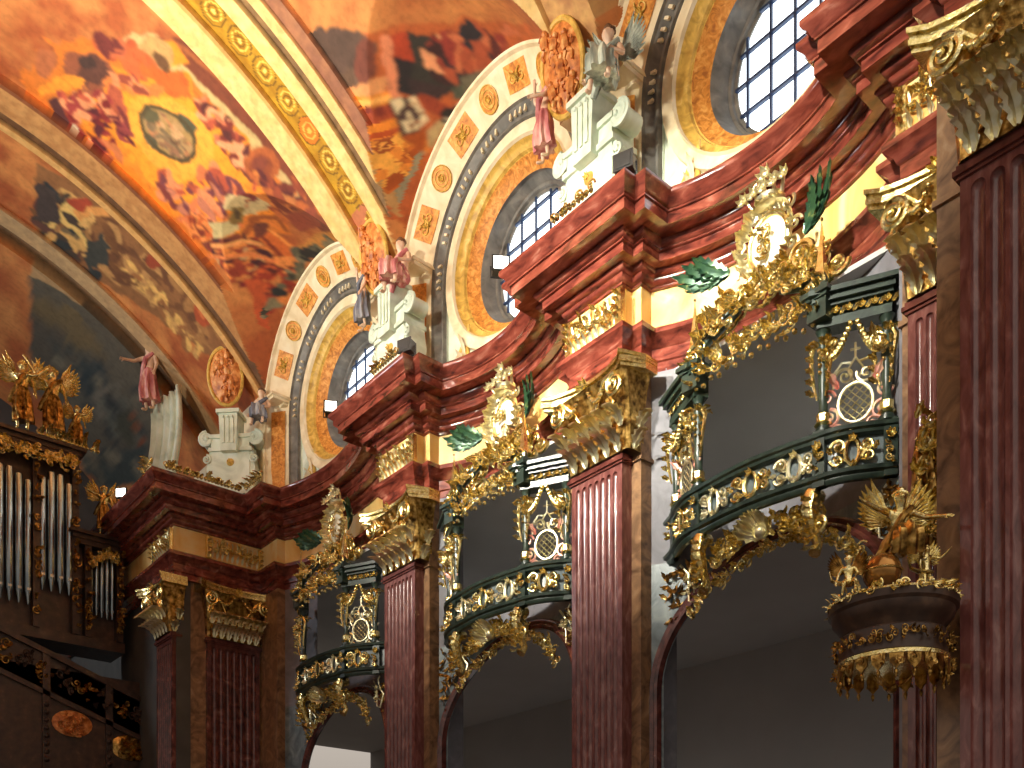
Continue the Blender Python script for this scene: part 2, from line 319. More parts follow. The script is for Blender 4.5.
('s',[(23.48,11.37),(22.83,10.91),(23.2,10.47),(23.87,10.85)],24,[(130,50,30),(236,140,70)],0.12,2.2,None),
('p',[(23.66,10.68),(22.54,10.19),(22.71,9.99),(23.62,10.39)],(130,64,44),0.03),
('p',[(23.4,10.31),(22.53,9.71),(22.81,9.34),(23.62,9.86)],(178,80,40),0.05),
('s',[(23.38,10.57),(22.34,9.78),(23.06,9.13),(23.67,9.65)],70,[(70,34,40),(236,140,66),(150,60,40),(196,150,100),(110,40,34)],0.16,2.2,None),
('l',[(23.36,10.4),(22.71,10.04),(22.53,9.71)],0.05,(240,160,90),0.03),
('l',[(23.73,10.34),(22.88,9.78),(22.68,9.23)],0.05,(226,130,70),0.03),
('l',[(23.62,9.43),(23.1,9.27),(22.53,8.9)],0.07,(120,30,36),0.03),
('s',[(23.26,9.54),(22.27,9.02),(23.39,8.59),(23.96,8.59)],60,[(150,54,34),(206,92,46),(96,40,34),(232,140,70)],0.18,2.2,None),
('p',[(23.47,9.56),(23.32,9.23),(24.11,8.35),(24.1,8.63)],(190,84,44),0.05),
('p',[(22.01,9.22),(20.9,9.03),(19.5,8.44),(21.55,8.6),(21.72,8.9)],(206,140,66),0.05),
('s',[(22.05,9.19),(20.78,8.84),(21.29,8.64),(22.21,8.85),(23.53,8.72),(24.15,8.37),(24.06,8.6)],50,[(62,60,50),(96,92,72),(40,42,42),(130,120,90)],0.12,1.2,None),
('p',[(21.82,11.75),(22.14,11.84),(22.4,12.05),(22.55,12.31),(22.56,12.59),(22.43,12.82),(22.21,12.95),(21.92,12.97),(21.68,12.87),(21.43,12.68),(21.28,12.42),(21.28,12.15),(21.37,11.92),(21.57,11.78)],(96,84,52),0.0),
('p',[(21.84,11.78),(22.11,11.87),(22.32,12.06),(22.46,12.31),(22.49,12.57),(22.4,12.79),(22.19,12.92),(21.94,12.94),(21.67,12.84),(21.47,12.66),(21.34,12.42),(21.34,12.17),(21.4,11.95),(21.6,11.81)],(176,140,84),0.0),
('s',[(21.88,11.85),(22.1,11.93),(22.28,12.09),(22.4,12.31),(22.41,12.54),(22.3,12.72),(22.17,12.84),(21.94,12.86),(21.76,12.78),(21.59,12.62),(21.48,12.41),(21.46,12.19),(21.53,12.0),(21.65,11.87)],80,[(186,146,96),(196,130,84),(130,106,76),(116,86,62),(206,160,110),(150,106,76)],0.13,2.2,None),
('p',[(21.89,12.6),(22.0,12.62),(22.05,12.68),(22.11,12.74),(22.11,12.82),(22.1,12.88),(22.03,12.91),(21.93,12.92),(21.86,12.89),(21.77,12.84),(21.76,12.77),(21.71,12.7),(21.76,12.64),(21.83,12.61)],(96,88,60),0.12),
('p',[(21.07,12.15),(21.1,12.06),(21.15,11.99),(21.24,11.96),(21.3,11.97),(21.4,12.03),(21.42,12.12),(21.44,12.22),(21.41,12.31),(21.35,12.38),(21.27,12.41),(21.16,12.39),(21.11,12.33),(21.05,12.25)],(86,84,62),0.12),
('p',[(22.37,12.55),(22.36,12.46),(22.41,12.39),(22.49,12.36),(22.55,12.37),(22.64,12.42),(22.7,12.51),(22.68,12.6),(22.69,12.7),(22.64,12.76),(22.56,12.79),(22.5,12.78),(22.41,12.73),(22.39,12.65)],(92,86,64),0.12),
('l',[(21.83,11.77),(22.02,11.81),(22.19,11.9),(22.34,12.03),(22.46,12.19),(22.5,12.36),(22.52,12.54),(22.48,12.69),(22.38,12.82),(22.24,12.91),(22.11,12.96),(21.95,12.95),(21.76,12.91),(21.59,12.81),(21.48,12.69),(21.37,12.54),(21.3,12.37),(21.28,12.21),(21.31,12.05),(21.38,11.92),(21.51,11.82),(21.67,11.77),(21.83,11.77)],0.05,(84,70,44),0),
('p',[(17.56,11.51),(11.47,7.52),(11.28,6.64),(15.08,7.81),(17.82,7.76),(17.63,8.49)],(188,96,48),0.1),
('p',[(17.56,11.51),(16.69,10.9),(17.38,8.46),(17.72,7.89),(17.66,8.2)],(186,142,86),0.04),
('p',[(17.46,10.72),(16.2,9.71),(16.5,9.65),(17.55,10.33)],(222,150,92),0.1),
('p',[(17.31,10.2),(16.33,9.55),(16.47,9.4),(17.33,9.99)],(232,138,44),0.02),
('p',[(17.33,9.99),(16.47,9.38),(16.69,9.12),(17.38,9.59)],(170,72,38),0.03),
('p',[(17.32,10.06),(17.15,9.96),(17.26,9.82),(17.44,9.92)],(126,46,34),0.01),
('p',[(17.16,9.89),(16.98,9.8),(17.09,9.65),(17.27,9.75)],(126,46,34),0.01),
('p',[(16.88,9.79),(16.74,9.7),(16.85,9.56),(17.0,9.64)],(126,46,34),0.01),
('p',[(16.76,9.61),(16.65,9.53),(16.76,9.39),(16.87,9.47)],(126,46,34),0.01),
('p',[(16.6,9.51),(16.53,9.44),(16.64,9.29),(16.71,9.37)],(126,46,34),0.01),
('p',[(17.34,9.68),(16.7,9.24),(16.88,9.03),(17.34,9.37)],(236,140,44),0.02),
('l',[(17.2,10.03),(16.41,9.46)],0.05,(250,180,90),0.03),
('l',[(17.39,9.52),(16.84,9.09)],0.05,(190,80,30),0.03),
('p',[(17.34,9.37),(16.57,8.74),(16.95,8.47),(17.47,8.39)],(226,140,52),0.06),
('s',[(17.38,9.35),(16.57,8.74),(16.95,8.47),(17.47,8.39)],80,[(170,80,24),(240,170,70),(196,104,34),(230,140,50)],0.12,1.4,None),
('p',[(17.07,8.97),(17.09,8.94),(17.15,8.94),(17.17,8.95),(17.23,9.0),(17.24,9.06),(17.27,9.12),(17.25,9.17),(17.17,9.19),(17.1,9.19),(17.05,9.16),(17.03,9.12),(17.02,9.07),(17.02,9.01)],(170,84,30),0.12),
('p',[(17.1,9.01),(17.1,8.99),(17.12,8.99),(17.15,9.0),(17.18,9.03),(17.21,9.06),(17.19,9.09),(17.16,9.11),(17.16,9.13),(17.1,9.13),(17.11,9.12),(17.08,9.1),(17.09,9.07),(17.07,9.03)],(236,160,70),0.12),
('p',[(17.1,9.03),(17.13,9.03),(17.14,9.03),(17.16,9.03),(17.14,9.04),(17.15,9.06),(17.16,9.08),(17.13,9.08),(17.13,9.09),(17.12,9.1),(17.1,9.09),(17.09,9.08),(17.11,9.07),(17.1,9.05)],(150,70,26),0.12),
('p',[(16.11,9.94),(16.29,9.91),(16.49,9.99),(16.89,10.21),(17.24,10.49),(17.45,10.78),(17.51,11.02),(17.39,11.15),(17.14,11.16),(16.79,11.04),(16.43,10.82),(16.09,10.55),(15.96,10.29),(15.97,10.07)],(104,78,60),0.18),
('p',[(16.14,10.32),(16.32,10.28),(16.6,10.32),(16.9,10.45),(17.18,10.63),(17.37,10.83),(17.45,11.01),(17.38,11.13),(17.16,11.16),(16.91,11.12),(16.61,10.99),(16.37,10.82),(16.18,10.62),(16.11,10.45)],(88,66,54),0.18),
('p',[(16.11,9.96),(16.26,9.9),(16.39,9.88),(16.51,9.91),(16.6,10.0),(16.68,10.12),(16.67,10.25),(16.59,10.36),(16.46,10.43),(16.27,10.43),(16.08,10.38),(15.99,10.3),(15.98,10.19),(16.03,10.07)],(120,64,48),0.15),
('p',[(16.84,10.44),(16.95,10.43),(17.14,10.49),(17.33,10.6),(17.53,10.76),(17.64,10.91),(17.67,11.03),(17.62,11.1),(17.47,11.1),(17.31,11.04),(17.08,10.92),(16.92,10.77),(16.82,10.63),(16.78,10.51)],(96,72,60),0.15),
('p',[(15.79,10.24),(15.63,10.06),(16.45,9.38),(16.48,9.53)],(224,138,96),0.08),
('p',[(15.7,10.13),(15.3,9.77),(15.84,9.49),(15.99,9.86)],(176,66,36),0.1),
('p',[(15.47,9.93),(14.62,9.27),(15.22,8.78),(15.97,9.03),(16.13,9.5)],(52,50,44),0.15),
('p',[(15.93,9.88),(15.81,9.66),(16.25,9.32),(16.35,9.47)],(40,36,38),0.08),
('p',[(16.1,9.52),(15.74,9.0),(16.04,8.99),(16.24,9.3)],(60,44,44),0.1),
('p',[(15.22,9.71),(14.12,8.94),(14.52,8.68),(15.23,8.95),(15.45,9.38)],(122,44,36),0.15),
('s',[(15.31,9.71),(15.0,9.45),(15.7,9.1),(15.71,9.39)],22,[(236,160,110),(150,60,44),(60,34,34)],0.18,2.2,None),
('s',[(15.0,9.54),(13.72,8.72),(14.52,8.51),(15.58,8.92)],50,[(150,56,44),(90,36,34),(200,110,70),(40,38,44),(170,80,50)],0.26,2.2,None),
('p',[(16.2,9.25),(15.91,8.84),(16.16,8.74),(16.32,9.04)],(150,62,36),0.1),
('p',[(16.54,9.53),(16.3,9.35),(16.62,8.83),(16.88,8.98)],(80,58,48),0.01),
('p',[(16.55,9.49),(16.39,9.42),(16.6,8.89),(16.77,8.96)],(226,206,160),0.01),
('p',[(16.33,9.33),(16.23,9.28),(16.4,8.87),(16.56,8.9)],(226,206,160),0.01),
('s',[(16.52,9.45),(16.27,9.28),(16.46,8.87),(16.74,8.98)],22,[(120,66,40),(150,90,50)],0.05,3,None),
('l',[(16.66,9.17),(16.55,9.27),(16.46,9.27),(16.45,9.19),(16.51,9.03)],0.05,(70,48,44),0.03),
('p',[(16.56,8.79),(16.24,8.77),(16.26,8.64),(16.77,8.52)],(186,160,110),0.03),
('p',[(16.09,8.82),(15.81,8.72),(16.06,8.53),(16.29,8.63)],(232,222,190),0.04),
('p',[(15.85,8.72),(15.88,8.69),(15.93,8.68),(16.0,8.69),(16.05,8.71),(16.09,8.74),(16.13,8.78),(16.11,8.81),(16.08,8.83),(16.03,8.84),(15.96,8.84),(15.92,8.82),(15.87,8.79),(15.84,8.75)],(40,36,34),0.12),
('l',[(16.22,8.74),(16.17,8.62),(16.0,8.6)],0.04,(60,56,50),0.03),
('p',[(15.72,8.98),(15.42,8.84),(15.66,8.73),(15.83,8.82)],(80,86,70),0.08),
('p',[(15.46,8.96),(14.68,8.7),(14.87,8.61),(15.64,8.71)],(110,104,84),0.08),
('p',[(16.96,8.6),(16.79,8.58),(17.28,8.34),(17.59,8.1),(17.48,8.33)],(150,140,110),0.04),
('p',[(14.62,8.74),(12.38,7.99),(13.26,8.09),(14.84,8.6)],(216,190,130),0.03),
('p',[(14.03,8.89),(11.47,7.52),(11.56,7.29),(13.03,8.13),(14.24,8.54)],(196,100,50),0.12),
('s',[(13.79,8.71),(11.64,7.64),(11.87,7.29),(13.26,8.06)],40,[(196,100,50),(226,150,80),(150,70,40)],0.2,2.2,None),
('p',[(25.59,14.35),(24.81,12.26),(24.64,10.2),(24.74,7.72),(25.83,8.2),(26.76,9.87),(27.58,11.55),(28.28,13.68)],(146,98,58),0.1),
('s',[(26.07,14.23),(25.1,12.16),(24.91,10.07),(25.06,8.47),(26.32,9.35),(27.41,11.61),(28.11,13.72)],90,[(120,78,46),(170,120,70),(110,70,44),(190,140,84)],0.35,3,None),
('s',[(26.24,14.19),(25.63,13.43),(26.65,12.87),(26.89,12.09),(28.54,12.13),(28.28,13.68)],80,[(216,166,96),(70,56,46),(96,60,50),(232,190,110),(120,100,70),(48,52,52)],0.3,2.2,None),
('p',[(26.1,13.3),(25.14,12.69),(25.36,12.56),(26.27,13.12)],(226,156,84),0.08),
('p',[(25.84,12.77),(25.94,12.77),(26.07,12.8),(26.23,12.86),(26.34,12.94),(26.41,13.03),(26.42,13.1),(26.39,13.14),(26.29,13.15),(26.12,13.12),(26.01,13.05),(25.89,12.97),(25.78,12.89),(25.78,12.82)],(220,170,100),0.12),
('p',[(26.24,14.19),(26.04,13.74),(27.0,13.38),(27.34,13.86)],(70,58,54),0.15),
('p',[(26.73,12.77),(26.05,12.43),(26.89,12.03),(27.71,12.34)],(64,64,58),0.15),
('p',[(28.11,13.72),(27.38,13.33),(27.61,12.48),(28.71,12.5),(28.76,13.23)],(200,156,92),0.15),
('p',[(25.54,12.99),(25.65,13.0),(25.8,13.06),(25.92,13.15),(26.01,13.26),(26.04,13.36),(26.0,13.43),(25.92,13.47),(25.81,13.45),(25.7,13.39),(25.58,13.3),(25.49,13.2),(25.47,13.1),(25.46,13.02)],(170,70,44),0.1),
('p',[(24.73,9.56),(24.8,9.44),(24.96,9.36),(25.16,9.33),(25.35,9.37),(25.56,9.47),(25.65,9.6),(25.68,9.74),(25.56,9.86),(25.4,9.94),(25.2,9.96),(25.01,9.92),(24.81,9.82),(24.72,9.69)],(176,80,44),0.08),
('p',[(25.31,11.09),(25.43,11.1),(25.56,11.15),(25.66,11.22),(25.67,11.29),(25.67,11.36),(25.6,11.41),(25.51,11.43),(25.4,11.42),(25.31,11.38),(25.21,11.31),(25.16,11.23),(25.16,11.16),(25.22,11.11)],(150,66,40),0.08),
('p',[(24.97,9.61),(24.99,9.54),(25.07,9.5),(25.16,9.49),(25.27,9.51),(25.36,9.56),(25.4,9.62),(25.39,9.69),(25.38,9.75),(25.3,9.79),(25.2,9.8),(25.09,9.78),(25.01,9.74),(24.97,9.67)],(206,110,60),0.08),
('s',[(26.5,11.92),(25.98,11.23),(26.28,9.92),(26.33,8.93),(26.8,9.29),(26.85,10.52)],60,[(206,156,90),(160,104,60),(230,180,100)],0.16,2.2,None),
('p',[(28.63,13.58),(28.26,11.62),(28.29,9.88),(29.96,7.72),(30.69,7.91),(29.29,9.81),(29.23,11.59),(29.5,13.37)],(176,140,96),0.06),
('p',[(29.11,13.47),(28.55,11.52),(28.46,9.8),(30.54,7.62),(36.18,8.52),(34.32,12.1)],(92,84,70),0.1),
('p',[(29.89,13.26),(29.09,11.95),(29.92,11.02),(31.15,12.26),(31.37,12.87)],(110,92,62),0.2),
('p',[(30.63,13.07),(30.36,12.18),(32.11,10.94),(33.89,12.21)],(84,76,64),0.2),
('p',[(30.94,11.41),(30.0,10.98),(30.96,10.34),(32.78,10.33),(32.74,10.8)],(50,58,60),0.12),
('p',[(31.7,10.72),(30.22,10.26),(31.08,9.89),(32.91,10.13)],(112,104,90),0.12),
('p',[(31.99,10.32),(30.3,9.76),(31.03,9.0),(32.89,9.46)],(104,102,88),0.12),
('p',[(30.93,9.09),(31.17,8.9),(31.51,8.78),(31.86,8.75),(32.17,8.82),(32.38,8.98),(32.45,9.2),(32.34,9.43),(32.09,9.62),(31.7,9.73),(31.35,9.75),(31.08,9.68),(30.88,9.52),(30.81,9.31)],(70,68,54),0.05),
('p',[(30.87,9.44),(31.01,8.81),(31.95,8.28),(32.13,8.59)],(150,76,38),0.08),
('p',[(33.86,9.51),(31.3,8.43),(33.38,7.84),(35.72,8.73)],(60,66,62),0.15),
('s',[(31.15,12.26),(29.14,9.48),(32.43,7.83),(36.4,9.4)],60,[(96,90,76),(70,72,66),(120,110,90),(54,56,54)],0.3,2,None)]

# ---- fresco painting on the vault: pigment per vertex, in vault coordinates (Y, arc length)
def s2l(c): c=np.asarray(c,float)/255; return np.where(c<=.04045,c/12.92,((c+.055)/1.055)**2.4)
rng=np.random.RandomState(3)
_tab=rng.rand(128,128)
def vnoise(x,y):
    xi=np.floor(x).astype(int); yi=np.floor(y).astype(int); fx=x-xi; fy=y-yi; fx=fx*fx*(3-2*fx); fy=fy*fy*(3-2*fy)
    g=lambda a,b:_tab[a%128,b%128]
    return (g(xi,yi)*(1-fx)+g(xi+1,yi)*fx)*(1-fy)+(g(xi,yi+1)*(1-fx)+g(xi+1,yi+1)*fx)*fy
def fbm(x,y,o=4):
    t=0;a=.5
    for i in range(o): t=t+a*vnoise(x*2**i+17*i,y*2**i+31*i); a*=.5
    return t
Ye=[3,4,5,6,7,8,9,10,11]+list(np.arange(11.5,29.2,.032))+list(np.arange(29.2,37.1,.25))
edges=[10.9,12.9,17.0,17.3,17.55,17.75,18.1,18.75,19.4,23.85,24.65,24.95,25.15,27.75,28.3,28.7]
Ye=sorted(set([round(float(y),3) for y in Ye if all(abs(y-e)>.012 for e in edges)]+[e-.006 for e in edges]+[e+.006 for e in edges]))
Ae=list(np.arange(math.radians(12),math.radians(88),.034/11))+list(np.arange(math.radians(88),math.radians(175),.04))
Y,A=np.meshgrid(np.array(Ye),np.array(Ae),indexing='ij')
R=np.full(Y.shape,11.08)
def band(a,b,r):
    R[(Y>a)&(Y<b)]=r
band(17.0,19.4,10.95); band(17.3,17.55,10.86); band(17.75,18.1,10.82); band(18.75,19.4,10.82)
band(10.7,13.0,10.95); band(11.1,11.4,10.84); band(12.3,13.0,10.84); band(23.85,28.7,10.95); band(23.85,24.65,10.85); band(24.95,25.15,10.83); band(27.75,28.3,10.83); band(28.7,99,10.62)
band(0,5.9,10.9)
def lz(Yv,Xv):
    z=np.full(Yv.shape,-99.)
    for c,r in LUN:
        d=np.abs(Yv-c); zz=14.3+np.sqrt(np.maximum(r*r-d*d,0))+.10*(11.9-Xv); z=np.where(d<r,np.maximum(z,zz),z)
    return z
ca,sa=np.cos(A),np.sin(A)
ins=(ca>0)&(VZ+sa*R<lz(Y,VX+ca*R)); H=R.copy(); act=ins.copy()
step=.04
for k in range(230):
    H=np.where(act,H+step,H); X_=VX+ca*H
    act=act&(X_<XCLIP)&(VZ+sa*H<lz(Y,X_))
    if not act.any(): break
lo_=H-step; hi_=H.copy()
for k in range(9):
    md=(lo_+hi_)/2; X_=VX+ca*md; g_=(X_<XCLIP)&(VZ+sa*md<lz(Y,X_)); lo_=np.where(g_,md,lo_); hi_=np.where(g_,hi_,md)
H=np.where(ins,lo_,H)
H=np.where((ca>0)&(VX+ca*H>XCLIP),(XCLIP-VX)/np.maximum(ca,1e-3),H)
VXs,VZs=VX+ca*H,VZ+sa*H
# pigment
Sx=A*11; col=np.zeros(Y.shape+(3,))
nz=fbm(Y*1.7,Sx*1.7,5); nf=fbm(Y*6+9,Sx*6,4); wx=fbm(Y*2.3+50,Sx*2.3,5)-.47; wy=fbm(Y*2.3,Sx*2.3+70,5)-.47
def mixc(a,b,t): return s2l(a)*(1-t[...,None])+s2l(b)*t[...,None]
col[:]=mixc((168,86,44),(214,140,76),np.clip((nz-.3)*2.4,0,1))
def stripe(a,b,c1,c2):
    m=(Y>a)&(Y<b)&~ins; col[m]=mixc(c1,c2,np.clip((nf-.3)*2.2,0,1))[m]
def pip(P,px,py):
    r_=np.zeros(px.shape,bool); n=len(P)
    for i in range(n):
        x0,y0=P[i]; x1,y1=P[(i+1)%n]
        if y0==y1: continue
        c=((y0>py)!=(y1>py))&(px<(x1-x0)*(py-y0)/(y1-y0)+x0); r_^=c
    return r_
ZONES=[(12.0,18.2),(18.2,24.9),(25.15,27.75),(28.3,40)]
def zone(P):
    cy=sum(p[0] for p in P)/len(P)
    for a,b in ZONES:
        if cy<b+.2: return a,b
    return ZONES[-1]
YE=np.array(Ye); SE=np.array(Ae)*11
def window(P,pad=.5):
    ys=[p[0] for p in P]; ss=[p[1] for p in P]; a,b=zone(P)
    i0=np.searchsorted(YE,max(min(ys)-pad,a)); i1=np.searchsorted(YE,min(max(ys)+pad,b)); j0=np.searchsorted(SE,min(ss)-pad); j1=np.searchsorted(SE,max(ss)+pad)
    return slice(i0,i1),slice(j0,j1)
def setc(w,m,c,var=.11):
    cc=s2l(c)*(1+(nf[w][m]-.47)[:,None]*var*4); col[w][m]=np.clip(cc,0,1)
prnd=random.Random(11)
for o in PAINT:
    P=o[1]; w=window(P)
    if Y[w].size==0: continue
    if o[0]=='p':
        k=o[3]*3; m=pip(P,Y[w]+wx[w]*k,Sx[w]+wy[w]*k)
        if m.any(): setc(w,m,o[2])
    elif o[0]=='l':
        d=np.full(Y[w].shape,9.)
        px_,py_=Y[w]+wx[w]*.15,Sx[w]+wy[w]*.15
        for (x0,y0),(x1,y1) in zip(P[:-1],P[1:]):
            L2=(x1-x0)**2+(y1-y0)**2+1e-9; t=np.clip(((px_-x0)*(x1-x0)+(py_-y0)*(y1-y0))/L2,0,1)
            d=np.minimum(d,np.hypot(px_-x0-t*(x1-x0),py_-y0-t*(y1-y0)))
        m=d<o[2]
        if m.any(): setc(w,m,o[3])
    else:
        _,_,n,cols,size,el,ang=o; xs=[p[0] for p in P]; ys=[p[1] for p in P]; k=0
        for _t in range(n*6):
            if k>=n: break
            x,y=prnd.uniform(min(xs),max(xs)),prnd.uniform(min(ys),max(ys))
            if not pip(P,np.array([x]),np.array([y]))[0]: continue
            k+=1; a=prnd.uniform(0,PI); L=size*prnd.uniform(.5,1.3); W_=L/el*prnd.uniform(.6,1.3); c_,s_=math.cos(a),math.sin(a)
            ww=window([(x,y)],L+.15)
            if Y[ww].size==0: continue
            a_,b_=zone([(x,y)])
            dx=Y[ww]+wx[ww]*.35-x; dy=Sx[ww]+wy[ww]*.35-y
            m=((dx*c_+dy*s_)/L)**2+((-dx*s_+dy*c_)/W_)**2<1
            if m.any(): setc(ww,m,prnd.choice(cols))
for _k in range(1):
    cz=(Y<16.9)|((Y>19.5)&(Y<23.8))|(Y>25.2); bl=col.copy(); bl[1:-1,1:-1]=(col[1:-1,1:-1]*4+2*(col[:-2,1:-1]+col[2:,1:-1]+col[1:-1,:-2]+col[1:-1,2:])+col[:-2,:-2]+col[2:,2:]+col[:-2,2:]+col[2:,:-2])/16; col[cz]=bl[cz]
stripe(0,5.9,(200,170,110),(230,200,140)); stripe(17.0,19.4,(186,132,84),(206,150,96)); stripe(10.7,13.0,(186,132,84),(226,180,110))
stripe(17.0,17.3,(150,100,76),(176,120,84)); stripe(17.3,17.55,(232,190,120),(246,208,140)); stripe(17.55,17.75,(120,92,62),(150,116,76)); stripe(17.75,18.1,(240,200,124),(250,216,146)); stripe(18.75,19.4,(236,190,116),(248,212,142)); stripe(18.75,18.84,(200,150,80),(220,170,96))
stripe(12.3,13.0,(220,180,110),(240,206,140)); stripe(11.1,11.4,(200,160,100),(220,180,120))
stripe(23.85,24.65,(176,122,70),(198,146,88)); stripe(23.85,23.95,(120,70,40),(140,80,44)); stripe(24.65,24.95,(100,68,44),(120,84,52)); stripe(24.95,25.15,(206,156,90),(220,170,104)); stripe(27.75,28.3,(180,146,104),(200,164,116)); stripe(28.3,28.7,(120,92,64),(140,104,70))
# scroll ornament of the transverse rib
m0=(Y>18.1)&(Y<18.75)&~ins
g=mixc((170,120,20),(206,160,40),np.clip((nf-.3)*2.2,0,1)); col[m0]=g[m0]
ph=(Sx%.62)/.62-.5; rr=np.hypot(ph*.62,(Y-18.42)); idx=np.floor(Sx/.62)
for a,b,c in ((.24,.27,(120,84,20)),(.15,.18,(236,200,90)),(.08,.11,(130,86,16)),(0,.045,(246,214,110))):
    mm=m0&(rr>a)&(rr<b); col[mm]=s2l(c)
mm=m0&(rr<.24)&((idx%5)==1); col[mm]=s2l((226,120,30)); mm=m0&((rr<.06)|((rr>.13)&(rr<.16)))&((idx%5)==1); col[mm]=s2l((250,180,80))
mm=m0&(Sx<8.6)&(nf>.5); col[mm]=s2l((196,120,80))
ni,nj=Y.shape
vs=np.stack([VXs,Y,VZs],-1).reshape(-1,3)
ii,jj=np.meshgrid(np.arange(ni-1),np.arange(nj-1),indexing='ij'); a=(ii*nj+jj).ravel()
# drop cells that lie on the clip plane behind the wall
cl=((VXs>XCLIP-.01)); cell=(cl[:-1,:-1]&cl[1:,:-1]&cl[:-1,1:]&cl[1:,1:]).ravel()
mid=((Y[:-1,:-1])).ravel(); low=(VZs[:-1,:-1].ravel()<11.9); a=a[~(cell|low)]
fcs=np.stack([a,a+nj,a+nj+1,a+1],-1)
me=bpy.data.meshes.new('ceiling'); me.from_pydata(vs.tolist(),[],fcs.tolist())
ca_=me.color_attributes.new('pigment','FLOAT_COLOR','POINT')
ca_.data.foreach_set('color',np.concatenate([np.clip(col,0,1).reshape(-1,3),np.ones((ni*nj,1))],1).ravel().astype(np.float32))
me.polygons.foreach_set('use_smooth',[True]*len(me.polygons)); me.update()
try: me.set_sharp_from_angle(angle=math.radians(25))
except Exception: pass
mm_,n,l,b=nt('fresco')
at=n.new('ShaderNodeAttribute'); at.attribute_name='pigment'
tx=n.new('ShaderNodeTexNoise'); tx.inputs['Scale'].default_value=7; tx.inputs['Detail'].default_value=8; tcn=n.new('ShaderNodeTexCoord'); l.new(tcn.outputs['Object'],tx.inputs[0])
rp=ramp(n,[(.3,(.8,.78,.76)),(.5,(1,1,1)),(.7,(1.12,1.1,1.08))]); l.new(tx.outputs['Fac'],rp.inputs[0])
mx=n.new('ShaderNodeMix'); mx.data_type='RGBA'; mx.blend_type='MULTIPLY'; mx.inputs[0].default_value=.8
l.new(at.outputs['Color'],mx.inputs[6]); l.new(rp.outputs[0],mx.inputs[7]); l.new(mx.outputs[2],b.inputs['Base Color']); b.inputs['Roughness'].default_value=.75
me.materials.append(mm_)
ceil=bpy.data.objects.new('ceiling',me); C.objects.link(ceil); struct(ceil)
# ================================================================ UPPER WALL, WINDOWS
ZC=14.3
def astrip(mb,c,r0,x0,r1,x1,zb=12.1,n=48,a0=0,a1=PI,legs=True):
    pa=[];pb=[]
    if legs and a0==0: pa.append((x0,c+r0,zb)); pb.append((x1,c+r1,zb))
    for i in range(n+1):
        a=a0+(a1-a0)*i/n
        pa.append((x0,c+r0*math.cos(a),ZC+r0*math.sin(a))); pb.append((x1,c+r1*math.cos(a),ZC+r1*math.sin(a)))
    if legs and a1==PI: pa.append((x0,c-r0,zb)); pb.append((x1,c-r1,zb))
    k=len(pa); mb.add(pa+pb,[(i,i+1,k+i+1,k+i) for i in range(k-1)])
def ostrip(mb,c,prof,n=64):
    vs=[];fs=[];m=len(prof)
    for i in range(n):
        a=2*PI*i/n
        for r,x in prof:
            rz=r*1.0 if r>1.4 else r*1.07; vs.append((x,c+r*math.cos(a),ZC+rz*math.sin(a)))
    for i in range(n):
        for j in range(m-1): a=i*m+j; b_=((i+1)%n)*m+j; fs.append((a,b_,b_+1,a+1))
    mb.add(vs,fs)
BAYNAME=['nearest, upper right','middle','farthest, small']
